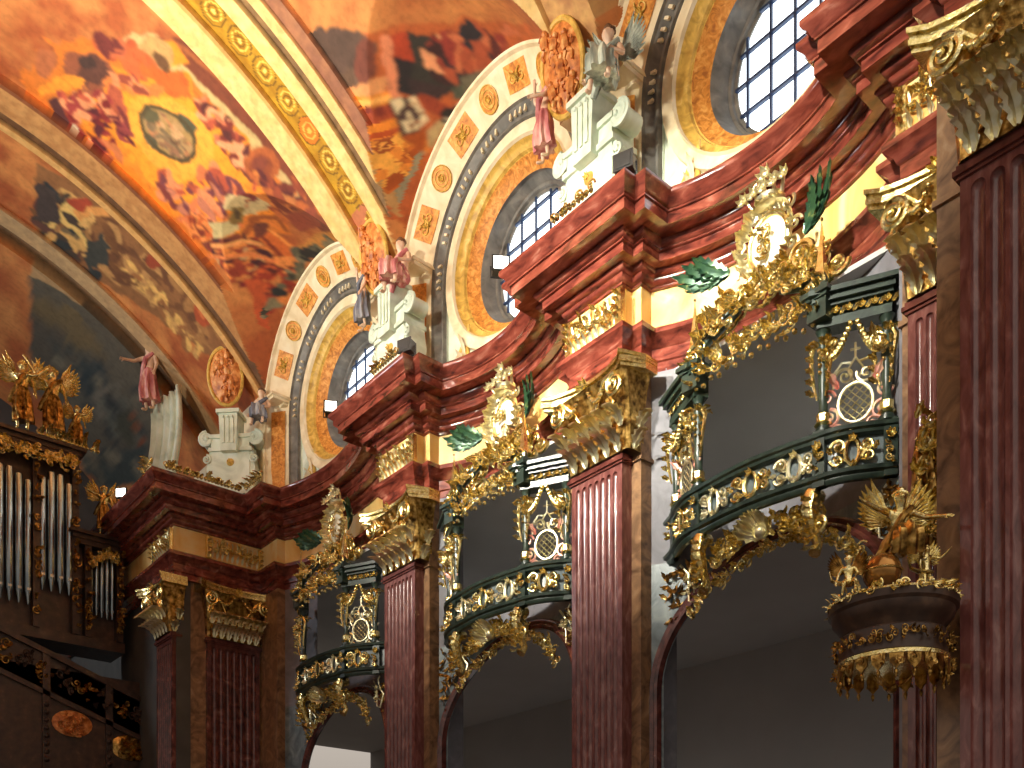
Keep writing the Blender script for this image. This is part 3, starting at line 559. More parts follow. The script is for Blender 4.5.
for bi,c in enumerate(BC):
    wn=bpy.data.objects.new('window_%d'%(bi+1),None); C.objects.link(wn); wn.location=(0,0,0); struct(wn)
    g=MB(); n_=48
    g.add([(13.42,c+1.16*math.cos(2*PI*i/n_),ZC+1.24*math.sin(2*PI*i/n_)) for i in range(n_)],[tuple(range(n_))]); g.build('pane',M['glass'],wn)
    fb=MB()
    for i in range(-2,3):
        q=i*.46
        h=math.sqrt(max(0,1-(q/1.16)**2))*1.24; fb.box(13.36,13.40,c+q-.022,c+q+.022,ZC-h,ZC+h)
        h=math.sqrt(max(0,1-(q*1.1/1.24)**2))*1.16; fb.box(13.35,13.41,c-h,c+h,ZC+q*1.1-.022,ZC+q*1.1+.022)
    fb.build('window_bars',M['bars'],wn)
    s_=MB(); ostrip(s_,c,[(1.42,13.0),(1.38,13.03),(1.27,13.3),(1.22,13.32),(1.20,13.38),(1.14,13.39),(1.14,13.43)]); s_.build('reveal',M['greyband'],wn,True)
    s_=MB(); ostrip(s_,c,[(1.66,12.80),(1.63,12.86),(1.56,12.9),(1.50,12.96),(1.42,13.0)]); s_.build('painted_cove',M['orange'],wn,True)
    s_=MB(); ostrip(s_,c,[(1.84,12.60),(1.82,12.66),(1.78,12.70),(1.70,12.74),(1.68,12.8),(1.66,12.8)]); s_.build('gilt_moulding',M['gilt'],wn,True)
    s_=MB(); ostrip(s_,c,[(2.12,12.62),(2.10,12.54),(2.04,12.53),(1.99,12.56),(1.90,12.57),(1.86,12.53),(1.84,12.60)]); s_.build('cream_surround',M['cream'],wn,True)
    # wall field around the ring
    wl=MB(); pts=[];k=40
    for i in range(k+1):
        a=PI+PI*i/k; yy=c-2.12*math.cos(a)*-1; yy=c+2.1*math.cos(a); pts.append((yy,ZC+2.1*math.sin(a)))
    vs=[(12.62,y,z) for y,z in pts]+[(12.62,y,12.05) for y,z in pts]
    wl.add(vs,[(i,i+1,k+2+i,k+1+i) for i in range(k)])
    for s in (1,-1): wl.box(12.58,12.64,*sorted((c+s*2.1,c+s*2.42)),12.05,ZC)
    struct(wl.build('wall_lunette',M['palegreen']))
    for s in (1,-1):
        t=thing('stucco_spandrel','%s corner of cream stucco foliage under the %s round window'%('left' if s==1 else 'right',['nearest','middle','farthest'][bi]),'stucco ornament',(12.6,c+s*1.72,12.45),W90)
        f=MB(); sx=-s
        f.prism([(-.42*1,-.34),(.42,-.34),(.42*(-sx) if False else (-.42 if sx>0 else .42),.72)],-.03,0)
        f.build('panel',M['gilt'],t)
        o=MB(); ex=-.28*sx
        o.scroll((ex+.08*sx,-.05,-.02),.17,1.3,.028,sx,PI/2); o.scroll((ex+.32*sx,-.05,-.18),.11,1.2,.022,-sx,0)
        for q in range(7):
            a=PI/2-sx*q*.28; o.leaf((ex,-.04,-.15),(math.cos(a),-.25,math.sin(a)),(0,-1,0),.26+.1*(q==0),.07,.5,2)
        o.leaf((ex,-.04,.1),(0,-.1,1),(0,-1,0),.42,.08,.3,3); o.build('foliage',M['cream'],t,True)
    # archivolt
    at=thing('archivolt','wide cream arch with orange medallions framing the %s round window'%['nearest','middle','farthest'][bi],'arch',(0,0,0))
    s_=MB(); astrip(s_,c,2.10,12.62,2.14,12.5); astrip(s_,c,2.14,12.5,2.2,12.5); astrip(s_,c,2.2,12.5,2.22,12.56); astrip(s_,c,2.22,12.56,2.38,12.42); astrip(s_,c,2.38,12.42,2.40,12.36); s_.build('grey_moulding',M['greyband'],at)
    for i in range(46):
        a=PI*(i+.5)/46
        if i%6<4: dm=MB(); dm.box(-.05,.0,-.025,.025,-.07,.07,T(12.50,c+2.30*math.cos(a),ZC+2.30*math.sin(a))@RX(a-PI/2)); dm.build('dentil',M['cream'],at)
    s_=MB(); astrip(s_,c,2.40,12.36,2.44,12.33); astrip(s_,c,2.44,12.33,2.46,12.37);astrip(s_,c,2.46,12.37,2.94,11.98); astrip(s_,c,2.94,11.98,2.96,11.90); astrip(s_,c,2.96,11.9,3.02,11.87); astrip(s_,c,3.02,11.87,3.04,11.95); astrip(s_,c,3.04,11.95,3.08,12.4); s_.build('cream_band',M['cream'],at)
    def BM(a,r=2.70):                       # frame on the sloping band: x along the arch, y out of it, z outward
        x=12.37-(r-2.46)*.39/.48; rad=Vector((0,math.cos(a),math.sin(a))); tn=Vector((0,-math.sin(a),math.cos(a)))
        zz=(rad*.48+Vector((-.39,0,0))).normalized(); yy=zz.cross(tn)
        if yy.x>0: yy=-yy
        m=Matrix((tn,yy,zz)).transposed().to_4x4(); m.translation=Vector((x,c+r*math.cos(a),ZC+r*math.sin(a))); return m
    for i,ad in enumerate((31,50,69,88,107,126,145,163)):
        m=BM(math.radians(ad)); p=MB(); w_=.30
        if i%2==0:
            p.box(-.33,.33,.0,.02,-.22,.22,m); q=p.build('painted_panel',M['orange'],at)
            p=MB()
            for sx in (-1,1):
                p.scroll((sx*.14,.04,0),.12,1.2,.018,sx,PI/2,m); p.leaf((sx*.02,.02,-.1),(sx*.3,.1,1),(0,1,0),.22,.05,.4,2,m)
            p.flower((0,.03,0),.09,5,m,(0,1,0)); p.build('relief_foliage',M['gilt'],q,True)
        else:
            p.lathe([(.001,.02),(.23,.02),(.24,.0),(.25,-.01)],20,m@RX(-PI/2)); q=p.build('medallion',M['orange'],at)
            p=MB(); 
            for r_ in (.23,.15,.08): p.tube([(r_*math.cos(2*PI*j/20),.025,r_*math.sin(2*PI*j/20)) for j in range(21)],.013,5,m=m)
            p.flower((0,.03,0),.07,6,m,(0,1,0)); p.build('rings',M['gilt'],q,True)
    for s in (1,-1):
        im=MB(); im.box(12.2,12.5,c+s*2.7-.3,c+s*2.7+.3,14.65,14.72); im.box(11.86,12.5,c+s*2.72-.36,c+s*2.72+.36,14.72,14.80); im.box(11.82,12.5,c+s*2.72-.39,c+s*2.72+.39,14.8,14.87)
        im.build('impost',M['cream'],at)
        lg=MB(); k=.0; lg.add([(12.30,c+s*2.52,12.2),(12.05,c+s*2.86,12.2),(12.05,c+s*2.84,14.55),(12.30,c+s*2.5,14.55)],[(0,1,2,3) if s>0 else (3,2,1,0)]); lg.build('painted_panel',M['orange'],at)
# pier strips of the upper wall (between the arches)
uw=MB()
for y0,y1 in ((18.05,18.97),(11.75,12.1),(11.75,12.1),(4.0,5.8)): uw.box(11.93,12.6,y0-.03,y1+.03,12.0,16.2)
uw.box(11.9,12.6,24.9,30,12.0,15.8)
struct(uw.build('wall_right',M['cream']))
# chancel walls
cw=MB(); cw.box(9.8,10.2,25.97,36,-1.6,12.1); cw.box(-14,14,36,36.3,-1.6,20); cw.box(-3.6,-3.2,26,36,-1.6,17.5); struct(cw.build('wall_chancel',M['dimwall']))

# ================================================================ PILASTERS
def shaft_mesh(w,z0,z1,n=7,depth=.28,rim=.09):
    mb=MB(); h=w/2; prof=[(-h,depth),(-h,0)]; fw=(w-2*rim)/n; g=fw*.22
    x=-h+rim
    for i in range(n):
        a,b=x+g/2,x+fw-g/2; r=(b-a)/2
        for k in range(7):
            t=PI*k/6; prof.append(((a+b)/2-r*math.cos(t),r*.8*math.sin(t)))
        x+=fw
    prof+=[(h,0),(h,depth)]
    zt=z1-.22; m=len(prof)
    mb.add([(x,y,z) for z in (z0,zt) for x,y in prof],[(i,i+1,m+i+1,m+i) for i in range(m-1)])
    # rounded heads of the flutes
    x=-h+rim
    for i in range(n):
        a,b=x+g/2,x+fw-g/2; r=(b-a)/2; cx=(a+b)/2
        vs=[];fs=[]
        for q in range(5):
            u=PI/2*q/4
            for k in range(7):
                t=PI*k/6; vs.append((cx-r*math.cos(t)*math.cos(u)**.9, r*.8*math.sin(t)*math.cos(u)**.9, zt+r*math.sin(u)))
        for q in range(4):
            for k in range(6): o=q*7+k; fs.append((o,o+1,o+8,o+7))
        mb.add(vs,fs)
        # face plate above this flute, with the round notch
        vs=[(x,0,zt),(x+fw,0,zt),(x+fw,0,z1),(x,0,z1)]+[(cx-r*math.cos(PI*k/8),0,zt+r*math.sin(PI*k/8)) for k in range(9)]
        mb.add(vs,[(0,4,5,6,7,8,3),(8,9,10,11,12,1,2,3)])
        x+=fw
    mb.add([(-h,0,zt),(-h+rim,0,zt),(-h+rim,0,z1),(-h,0,z1)],[(0,1,2,3)]); mb.add([(h-rim,0,zt),(h,0,zt),(h,0,z1),(h-rim,0,z1)],[(0,1,2,3)])
    mb.add([(-h,depth,zt),(-h,0,zt),(-h,0,z1),(-h,depth,z1)],[(0,1,2,3)]); mb.add([(h,0,zt),(h,depth,zt),(h,depth,z1),(h,0,z1)],[(0,1,2,3)])
    return mb
def capital(par,w,x_left=None,rnd=None,name='capital',side=.22):
    # acanthus capital between z=8.2 and z=9.68, local frame
    R_=random.Random(rnd or 5); h=w/2; z0=8.22
    bell=MB()
    vs=[];K=16;P_=9
    for i in range(K+1):
        t=i/K; e=.02+.26*t*t*t+.03*math.sin(t*PI); a,b_,c_=-h-e*.6,h+side+e*.6,-.05-e
        ring=[(a,.3)]+[(a,.3+(c_+.05-.3)*q/3) for q in (1,2,3)]+[(a+.05+(b_-a-.1)*q/P_,c_) for q in range(P_+1)]+[(b_,c_+.05+(.3-c_-.05)*q/3) for q in (0,1,2,3)]
        m_=len(ring); vs+=[(x,y,z0+1.22*t) for x,y in ring]
    bell.add(vs,[(i*m_+j,i*m_+j+1,(i+1)*m_+j+1,(i+1)*m_+j) for i in range(K) for j in range(m_-1)])
    cp=bell.build(name,M['darkgold'],par,True)
    am=MB(); n=12; pts=[]
    hx=h+.34
    for i in range(n+1):
        t=-1+2*i/n; pts.append((hx*t,-.34+.24*(1-t*t)-(.06 if abs(t)>.95 else 0)))
    for zz,e in ((9.44,.0),(9.50,.05),(9.57,.03),(9.62,.08)):
        P=[(x*(1+e*.2),y-e) for x,y in pts]+[(hx+side,.0),(hx+side,.3),(-hx,.3)]
        k=len(P); am.add([(x,y,zz) for x,y in P]+[(x,y,zz+.06) for x,y in P],[tuple(range(k-1,-1,-1)),tuple(range(k,2*k))]+[(i,(i+1)%k,k+(i+1)%k,k+i) for i in range(k)])
    am.build('abacus',M['gold'],cp)
    lf=MB()
    nx=max(5,int(w/.21))
    for row,(zz,L,W,cl) in enumerate(((z0+.0,.62,.14,.95),(z0+.36,.60,.15,1.15))):
        for i in range(nx+row):
            x=-h+.06+(w-.12+side)*(i+.0 if row else i+.5)/(nx)
            lf.leaf((x,-.09-.09*row,zz),(0,-.12,1),(0,-1,.0),L,W,cl,4)
    for i in range(2): lf.leaf((h+side*.9+.05,.05+.12*i,z0+.35*i),(0.2,-.05,1),(1,-.3,0),.5,.13,1.0,4)
    lf.build('acanthus_leaves',M['palegold'],cp,True)
    for s in (-1,1):
        vm=MB(); vm.scroll((s*(h+.02)+(side*.6 if s>0 else 0),-.33,9.22),.20,1.9,.045,s,PI/2*1.0)
        vm.tube([(s*(h-.45),-.2,8.95),(s*(h-.3),-.26,9.2),(s*(h-.12),-.32,9.38),(s*(h+.02)+(side*.6 if s>0 else 0),-.33,9.42)],[.03,.04,.045,.045],7)
        vm.leaf((s*(h+.0),-.34,9.05),(s*.5,-.4,-.7),(s*.5,-.8,.3),.28,.1,-.6,3)
        vm.build('volute',M['gold'],cp,True)
    gm=MB(); gm.flower((0,-.30,9.52),.15,7); gm.flower((0,-.28,9.5),.09,5)
    for s in (-1,1):
        for i in range(9):
            t=i/8; gm.blob((s*(.12+ (h-.2)*t),-.33+.0*t,9.34-.22*math.sin(PI*t)),.035+.02*math.sin(PI*t),6)
    gm.build('garland',M['gold'],cp,True)
    return cp
def pilaster(loc,rz,label,w=1.25,back=True,flmat='flute',bmat='brown',n=7,zb=-1.6,bx0=None,bx1=None,side=.2):
    t=thing('pilaster',label,'pilaster',loc,rz,None)
    shaft_mesh(w,zb,8.12,n).build('shaft',M[flmat],t,True)
    c_=MB(); h=w/2
    c_.box(-h-.03,h+.03,-.03,.26,8.06,8.10); c_.box(-h-.06,h+.06,-.06,.26,8.10,8.16); c_.box(-h-.03,h+.03,-.03,.26,8.16,8.22); c_.build('neck_moulding',M['darkred'],t)
    if back:
        b=MB(); a0=-h-.2 if bx0 is None else bx0; a1=h+.22 if bx1 is None else bx1
        b.box(a0,a1,.24,.62,zb,8.10); b.box(a0-.04,a1+.04,.20,.62,8.10,8.17); b.box(a0,a1,.24,.62,8.17,9.7); b.build('backing_slab',M[bmat],t)
    capital(t,w,side=side)
    return t
pilaster((12,11.915,0),W90,'large fluted red marble pilaster in the middle of the picture with a gilded leafy capital')
pilaster((12,18.215,0),W90,'fluted red marble pilaster second from the left between the two smaller arched bays')
pilaster((12,5.615,0),W90,'narrow visible strip of fluted pilaster behind the big right-hand pier',w=1.13)
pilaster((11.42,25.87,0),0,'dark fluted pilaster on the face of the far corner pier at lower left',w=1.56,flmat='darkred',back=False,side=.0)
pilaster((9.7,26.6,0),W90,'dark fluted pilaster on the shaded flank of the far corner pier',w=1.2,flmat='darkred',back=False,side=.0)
pilaster((10.28,4.02,0),W90,'tall fluted pilaster at the right edge, nearest of all, with large gold volutes',w=1.38,n=6,bx0=-1.06,side=.1)
cb=MB(); cb.box(9.82,12.7,25.98,27.9,-1.6,9.7); cb.box(12.26,12.7,24.85,26,-1.6,9.7)
struct(cb.build('wall_pier',M['brown']))
np_=MB(); np_.box(10.54,12.7,3.2,5.04,-1.6,9.7); struct(np_.build('wall_pier',M['brown']))
# pier flanks behind the pilasters
for c in PC:
    b=MB(); b.box(12.28,13.2,c-.83,c+.83,-1.6,9.68); struct(b.build('wall_pier',M['greywall']))
# ================================================================ BAY WALLS with openings
YO=[8.63,15.10,21.95]
def ax(y,bi,o=0):
    y0,y1=BAY[bi]; h=(y1-y0)/2; R_=(h*h+SAG*SAG)/(2*SAG); yc=(y0+y1)/2
    return X0+SAG-R_+math.sqrt(max((R_-o)**2-(y-yc)**2,0))
ARZ,ARR=4.1,2.14
for bi,(y0,y1) in enumerate(BAY):
    c=(y0+y1)/2; n=72; lo=MB(); up=MB()
    def quad(mb,ya,yb,za0,za1,zb0,zb1): mb.add([(ax(ya,bi),ya,za0),(ax(yb,bi),yb,zb0),(ax(yb,bi),yb,zb1),(ax(ya,bi),ya,za1)],[(0,1,2,3)])
    def ztop(y):
        d=abs(y-c); return ARZ+2.15*math.sqrt(max(0,1-(d/ARR)**2)) if d<ARR else None
    for i in range(n):
        ya=y1+(y0-y1)*i/n; yb=y1+(y0-y1)*(i+1)/n; ym=(ya+yb)/2
        if abs(ym-c)<ARR: quad(lo,ya,yb,ztop(ya) or ARZ,6.35,ztop(yb) or ARZ,6.35)
        else: quad(lo,ya,yb,-1.6,6.35,-1.6,6.35)
        if abs(ym-YO[bi])<1.8: quad(up,ya,yb,6.35,7.0,6.35,7.0); zt_=9.66 if abs(ym-YO[bi])<1.12 else (9.5 if ym>YO[bi] else 8.95); quad(up,ya,yb,zt_,9.72,zt_,9.72)
        else: quad(up,ya,yb,6.35,9.72,6.35,9.72)
    struct(lo.build('wall_bay',M['bluewall'],smooth=True)); struct(up.build('wall_bay',M['greywall'],smooth=True))
    # arch frame
    fr=thing('arch_frame','%s'%['red-brown moulded frame around the big black arch at lower right','moulded frame around the dark arch at the bottom middle','moulded frame of the small far arch at lower left'][bi],'arch frame',(0,0,0))
    m=MB(); prof=[(0,.02),(0,.14),(-.05,.16),(-.10,.12),(-.16,.15),(-.2,.10),(-.22,.02)]; P=[]
    for k in range(-10,61+10):
        if k<0: yy,zz,ry,rz=c+ARR,-1.6+(ARZ+1.6)*(k+10)/10,1,0
        elif k>60: yy,zz,ry,rz=c-ARR,ARZ-(ARZ+1.6)*(k-60)/10,-1,0
        else: a=PI*k/60; yy,zz,ry,rz=c+ARR*math.cos(a),ARZ+2.15*math.sin(a),math.cos(a),math.sin(a)
        P.append([(ax(min(max(yy,y0+.02),y1-.02),bi)-o, min(max(yy-ry*e,y0),y1), zz-rz*e) for e,o in prof])
    k=len(prof); m.add([q for p in P for q in p],[(i*k+j,i*k+j+1,(i+1)*k+j+1,(i+1)*k+j) for i in range(len(P)-1) for j in range(k-1)])
    m.build('moulding',M['darkred'],fr,True)
dk=MB(); dk.box(18.5,18.7,2,30,-1.6,22); dk.box(12.7,18.5,2,30,9.6,9.68); dk.box(13.3,18.5,2,30,6.5,6.6); dk.box(12.7,18.5,1.9,2,-1.6,22)
struct(dk.build('wall_outer',M['dark']))
# ================================================================ ORATORY BALCONIES
def plan(o=0,n=7):
    # local plan line of the parapet from far end to near end, moved o toward the nave
    base=[(-2.25,.62)]
    for i in range(n+1):
        t=i/n; base.append((-1.95+.85*t,.45-.45*math.sin(PI/2*t)))
    for i in range(1,n*2):
        t=i/(n*2); base.append((-1.1+2.2*t,-.13*math.sin(PI*t)))
    for i in range(n+1):
        t=i/n; base.append((1.1+.85*t,.45-.45*math.cos(PI/2*t)))
    base.append((2.25,.62))
    out=[]
    for i,p in enumerate(base):
        a=Vector(base[max(i-1,0)]);b=Vector(base[min(i+1,len(base)-1)]); t=(b-a).normalized()
        out.append((p[0]+t.y*o,p[1]-t.x*o))
    return out
def lsweep(mb,prof,closed=True):
    cols=[[(x,y,z) for x,y in plan(o)] for o,z in prof]; m=len(cols); n=len(cols[0]); fs=[]
    for j in range(m if closed else m-1):
        for i in range(n-1): a=j*n+i; b=((j+1)%m)*n+i; fs.append((a,a+1,b+1,b))
    mb.add([v for c_ in cols for v in c_],fs)
def at(i_f,o,z):
    P=plan(o); i=int(i_f); t=i_f-i; i=min(i,len(P)-2); return Vector((P[i][0]*(1-t)+P[i+1][0]*t,P[i][1]*(1-t)+P[i+1][1]*t,z))
NP=len(plan())
def frame_at(i_f,o,z):
    p=at(i_f,o,z); q=at(min(i_f+.4,NP-1.01),o,z)-at(max(i_f-.4,0),o,z); t=q.normalized(); nrm=Vector((t.y,-t.x,0))
    m=Matrix((t,-nrm,Vector((0,0,1)))).transposed().to_4x4(); m.translation=p; return m
def foliage(mb,m,w,h,seed,k=10,s=.12,dirn=None):
    R_=random.Random(seed)
    for i in range(k):
        x,z=R_.uniform(-w,w),R_.uniform(-h,h); a=R_.uniform(0,2*PI) if dirn is None else dirn+R_.uniform(-.8,.8)
        if i%3==0: mb.scroll((x,-.03,z),s*R_.uniform(.5,.9),1.3,s*.16,R_.choice((-1,1)),a,m,5)
        else: mb.leaf((x,-.02,z),(math.cos(a),-.35,math.sin(a)),(0,-1,0),s*R_.uniform(1.1,2),s*.42,R_.uniform(.3,.9),2,m)
        if i%4==0: mb.blob((x,-.05,z),s*.28,6,m)
def open_panel(mb,m,w,h,seed):
    # symmetrical scrollwork panel with an eyelet in its middle
    for s in (-1,1):
        mb.tube([(s*w*.28*math.sin(t),-.03,h*.8*math.cos(t)) for t in [PI*i/10 for i in range(11)]],.035,6,m=m)
        mb.scroll((s*w*.55,-.03,h*.35),h*.5,1.3,.032,s,PI,m,6); mb.scroll((s*w*.62,-.03,-h*.45),h*.42,1.2,.028,-s,PI,m,6)
        mb.leaf((s*w*.3,-.03,0),(s,-.3,.5),(0,-1,0),h*.8,h*.25,.5,2,m); mb.leaf((s*w*.3,-.03,-.1),(s,-.3,-.4),(0,-1,0),h*.7,h*.2,.5,2,m)
        mb.leaf((s*w*.8,-.03,0),(s,-.3,.9*(-1)**seed),(0,-1,0),h*.6,h*.22,.5,2,m)
    mb.flower((0,-.05,h*.8),h*.35,5,m); mb.flower((0,-.04,-h*.8),h*.3,5,m)
def column(par,x,y,z0,z1,big=1.0):
    cm=MB(); m=T(x,y,0)
    cm.lathe([(.10,z0),(.10,z0+.06),(.075,z0+.08),(.07,z0+.3),(.055,z0+.34),(.06,z0+.55),(.075,z1-.3),(.06,z1-.1),(.08,z1-.05),(.10,z1)],10,m@S(big,big,1))
    col_=cm.build('column',M['green'],par,True)
    g=MB(); 
    g.lathe([(.07,z0+.14),(.10,z0+.17),(.10,z0+.27),(.07,z0+.30)],8,m); g.lathe([(.09,z0+.1),(.13,z0+.13),(.09,z0+.16)],10,m)
    for s in (-1,1):
        g.tube([(s*.07,-.05,z0+.5),(s*.11,-.07,z0+.7),(s*.15,-.06,z0+.95),(s*.17,-.05,z1-.35),(s*.1,-.08,z1-.2)],[.018,.025,.03,.04,.03],6,m=m)
        for q in range(5): g.leaf((s*.10,-.08,z0+.55+.16*q),(s*.6,-.4,.8),(s*.2,-1,0),.17,.05,.7,2,m)
    for q in range(6):
        a=q*PI/3; g.leaf((.07*math.cos(a),.07*math.sin(a),z1-.24),(.35*math.cos(a),.35*math.sin(a),1),(math.cos(a),math.sin(a),0),.2,.07,1.1,2,m)
    for q in range(4): g.blob((0,-.09,z1-.32-.1*q),.045-.005*q,6,m)
    g.build('gilding',M['gold'],col_,True)
def lattice(par,x,y,z,rz,sc,mat1='pink'):
    m=T(x,y,z)@RZ(rz)@S(sc); g=MB()
    g.tube([(.20*math.cos(t),-.03,.24+.24*math.sin(t)) for t in [2*PI*i/24 for i in range(25)]],.022,6,m=m)
    for i in range(-3,4):
        q=i*.07; k=math.sqrt(max(0,.045-q*q))*.95
        for s in (-1,1):
            g.tube([(q*.7-s*k*.7,-.02,.24+q*.7*s+k*.7),(q*.7+s*k*.7,-.02,.24+q*.7*s-k*.7)],.009,4,m=m)
    L=g.build('lattice_screen',M['palegold'],par,True)
    for s in (-1,1):
        f=MB(); f.scroll((s*.3,-.02,.10),.12,1.5,.022,s,PI/2,m,5); f.scroll((s*.33,-.02,.36),.10,1.4,.02,-s,0,m,5); f.scroll((s*.2,-.02,-.05),.1,1.3,.02,s,0,m,5); f.scroll((s*.36,-.02,-.08),.07,1.3,.018,-s,0,m,5)
        f.leaf((s*.2,-.02,.45),(s*.6,-.2,1),(0,-1,0),.25,.06,.4,2,m)
        f.build('scrollwork',M[mat1],L,True)
    c=MB()
    for s in (-1,1):
        c.scroll((s*.12,-.02,.58),.11,1.4,.02,s,PI*.9,m,5); c.tube([(s*.26,-.02,.45),(s*.27,-.02,.62),(s*.16,-.02,.76),(s*.04,-.02,.74)],.018,5,m=m); c.tube([(s*.02,-.02,.5),(s*.09,-.02,.66),(s*.0,-.02,.8)],.015,5,m=m)
    c.tube([(0,-.02,.78),(0,-.02,.98)],.016,5,m=m); c.tube([(-.06,-.02,.9),(.06,-.02,.9)],.016,5,m=m)
    c.build('crest',M['palegold'],L,True)
BL=['largest oratory balcony at right with gilt openwork parapet and a black central opening','middle oratory balcony with a wavy green and gold parapet beside the large pilaster','small far oratory balcony at lower left, partly in shade']
def balcony(bi):
    t=thing('oratory_balcony',BL[bi],'balcony',(12.1,YO[bi],0),W90)
    r=MB(); lsweep(r,[(.0,6.92),(.05,6.94),(.06,6.98),(.10,7.0),(.11,7.05),(.06,7.08),(-.08,7.08),(-.1,6.92)]); r.build('handrail',M['green'],t,True)
    r=MB(); lsweep(r,[(-.05,6.3),(.02,6.3),(.05,6.34),(.05,6.37),(.10,6.40),(.11,6.45),(.06,6.48),(-.05,6.5)]); r.build('bottom_rail',M['green'],t,True)
    r=MB(); lsweep(r,[(-.10,6.48),(-.04,6.48),(-.04,6.94),(-.10,6.94)]); r.build('parapet_panel',M['bluewall'],t,True)
    for k,(i_f,w) in enumerate(((4.5,.34),(10.4,.36),(15.0,.40),(19.6,.36),(25.5,.34))):
        o=MB(); open_panel(o,frame_at(i_f,-.03,6.71),w,.22,k); o.build('openwork_panel',M['palegold'] if k%2 else M['gold'],t,True)
    for k,i_f in enumerate((1.2,8.0,22,28.8)):
        m=frame_at(i_f,0,0); b=MB(); b.box(-.09,.09,-.07,.06,6.3,7.1,m); pb=b.build('parapet_post',M['green'],t)
        g=MB(); g.flower((0,-.08,6.86),.09,6,m); foliage(g,m@T(0,-.08,6.62),.05,.12,k,5,.09); g.build('gilding',M['gold'],pb,True)
    for x,y in ((-1.88,.42),(-1.12,.05),(1.12,.05),(1.88,.42)): column(t,x,y,7.08,8.55,1.15)
    # side canopies
    for s in (-1,1):
        e=MB(); a=math.atan2(.40,.80)*s; L_=.5
        m=T(s*1.5,.22,0)@RZ(-a if s<0 else -a*-1)
        m=T(s*1.5,.22,0)@RZ(a)
        e.box(-L_,L_,-.10,.15,8.54,8.66,m); e.box(-L_-.02,L_+.02,-.14,.15,8.80,8.85,m); e.box(-L_-.05,L_+.05,-.2,.15,8.85,8.93,m); e.box(-L_-.09,L_+.09,-.26,.15,8.93,9.0,m); e.box(-L_,L_,-.08,.15,8.66,8.80,m)
        ca_=e.build('side_canopy',M['green'],t)
        g=MB()
        for i in range(6): g.flower((-L_+.1+i*.17,-.1,8.73),.07,5,m); g.leaf((-L_+.15+i*.17,-.1,8.68),(1,-.2,.8),(0,-1,0),.13,.04,.4,2,m)
        # swags hanging in the side opening
        g.build('gilt_frieze',M['gold'],ca_,True)
        for q in (-1,1):
            g=MB()
            for i in range(12):
                tt=i/11; g.blob((q*(.05+.33*tt),-.08,8.52-.42*math.sin(PI*.62*tt)),.045+.03*tt,6,m)
            foliage(g,m@T(q*.34,-.1,8.18),.06,.1,3+q,8,.12)
            g.build('gilt_swag',M['gold'],ca_,True)
        lattice(t,s*1.5,.26,7.16,a,1.15,'pink' if bi<2 else 'palegold')
    # lintel foliage over the centre
    g=MB()
    for i in range(15):
        x=-1.05+i*.15; R_=random.Random(i+bi*40); z=8.82+.10*math.cos(x*1.4)
        foliage(g,T(x,-.10,z),.09,.14,i+bi*50,6,.13)
        g.blob((x,-.1,z-.2-.05*(i%2)),.045,6)
    g.build('lintel_foliage',M['gold'],t,True)
    # broken scroll pediment
    for s in (-1,1):
        p=MB(); pts=[(s*1.05,-.02,9.05),(s*.92,-.06,9.25),(s*.72,-.08,9.32),(s*.5,-.04,9.42),(s*.38,.1,9.62)]
        p.tube(pts,[.06,.07,.07,.06,.05],8); p.scroll((s*1.08,-.06,9.16),.16,1.6,.045,-s,PI/2 if s>0 else PI/2)
        p.tube([(a_+s*.0,b_-.0,c_+.13) for a_,b_,c_ in pts],[.03]*5,6)
        pp=p.build('pediment_scroll',M['green'],t,True)
        g=MB()
        for i,(a_,b_,c_) in enumerate(pts): foliage(g,T(a_,b_-.07,c_+.05),.12,.12,i+7*s,9,.13)
        g.scroll((s*1.08,-.1,9.16),.17,1.5,.03,-s,PI/2); g.build('gilding',M['gold'],pp,True)
        b=MB(); m=T(s*1.14,-.02,0); b.box(-.18,.18,-.18,.14,8.9,8.95,m); b.box(-.22,.22,-.22,.16,8.95,9.02,m); b.box(-.15,.15,-.15,.12,8.62,8.9,m); b.box(-.12,.12,-.12,.1,9.02,9.14,m)
        cb_=b.build('corner_cap',M['green'],t)
        f=MB(); m=T(s*1.14,-.02,9.14); f.lathe([(.11,0),(.12,.03),(.06,.06),(.10,.12),(.001,.95)],4,m@RZ(PI/4)); f.blob((0,0,.97),.025,6,m)
        for q in range(4): f.leaf((.08*math.cos(q*PI/2),.08*math.sin(q*PI/2),.0),(.6*math.cos(q*PI/2),.6*math.sin(q*PI/2),1),(math.cos(q*PI/2),math.sin(q*PI/2),0),.14,.06,.6,2,m)
        f.build('pinnacle',M['gold'],cb_)
    # gilded crest below the parapet and panel ornaments
    g=MB()
    for i in range(13):
        x=-.9+i*.15; z=6.12-.0*abs(x)-.16*(x/.9)**2+.02; foliage(g,T(x,.16+.12*abs(x),z),.10,.15,i+9+bi*30,9,.14)
    g.build('arch_crest',M['gold'],t,True); g=MB()
    for i in range(19):
        a=math.radians(35+i*110/18); x=1.9*math.cos(a); z=ARZ+2.0*math.sin(a); foliage(g,T(x,.75-.2*x*x*.6,z),.08,.08,i+90,6,.12)
    g.build('arch_garland',M['gold'],t,True)
    sh=MB(); m=T(.12,.02,5.93)
    for q in range(11):
        a=PI*(.04+q*.92/10); sh.leaf((0,0,0),(math.cos(a),-.45,math.sin(a)),(0,-1,.1),.48,.12,.5,3,m)
    sh.blob((0,-.1,.05),(.12,.08,.1),8,m); sh.build('shell',M['palegold'],t,True)
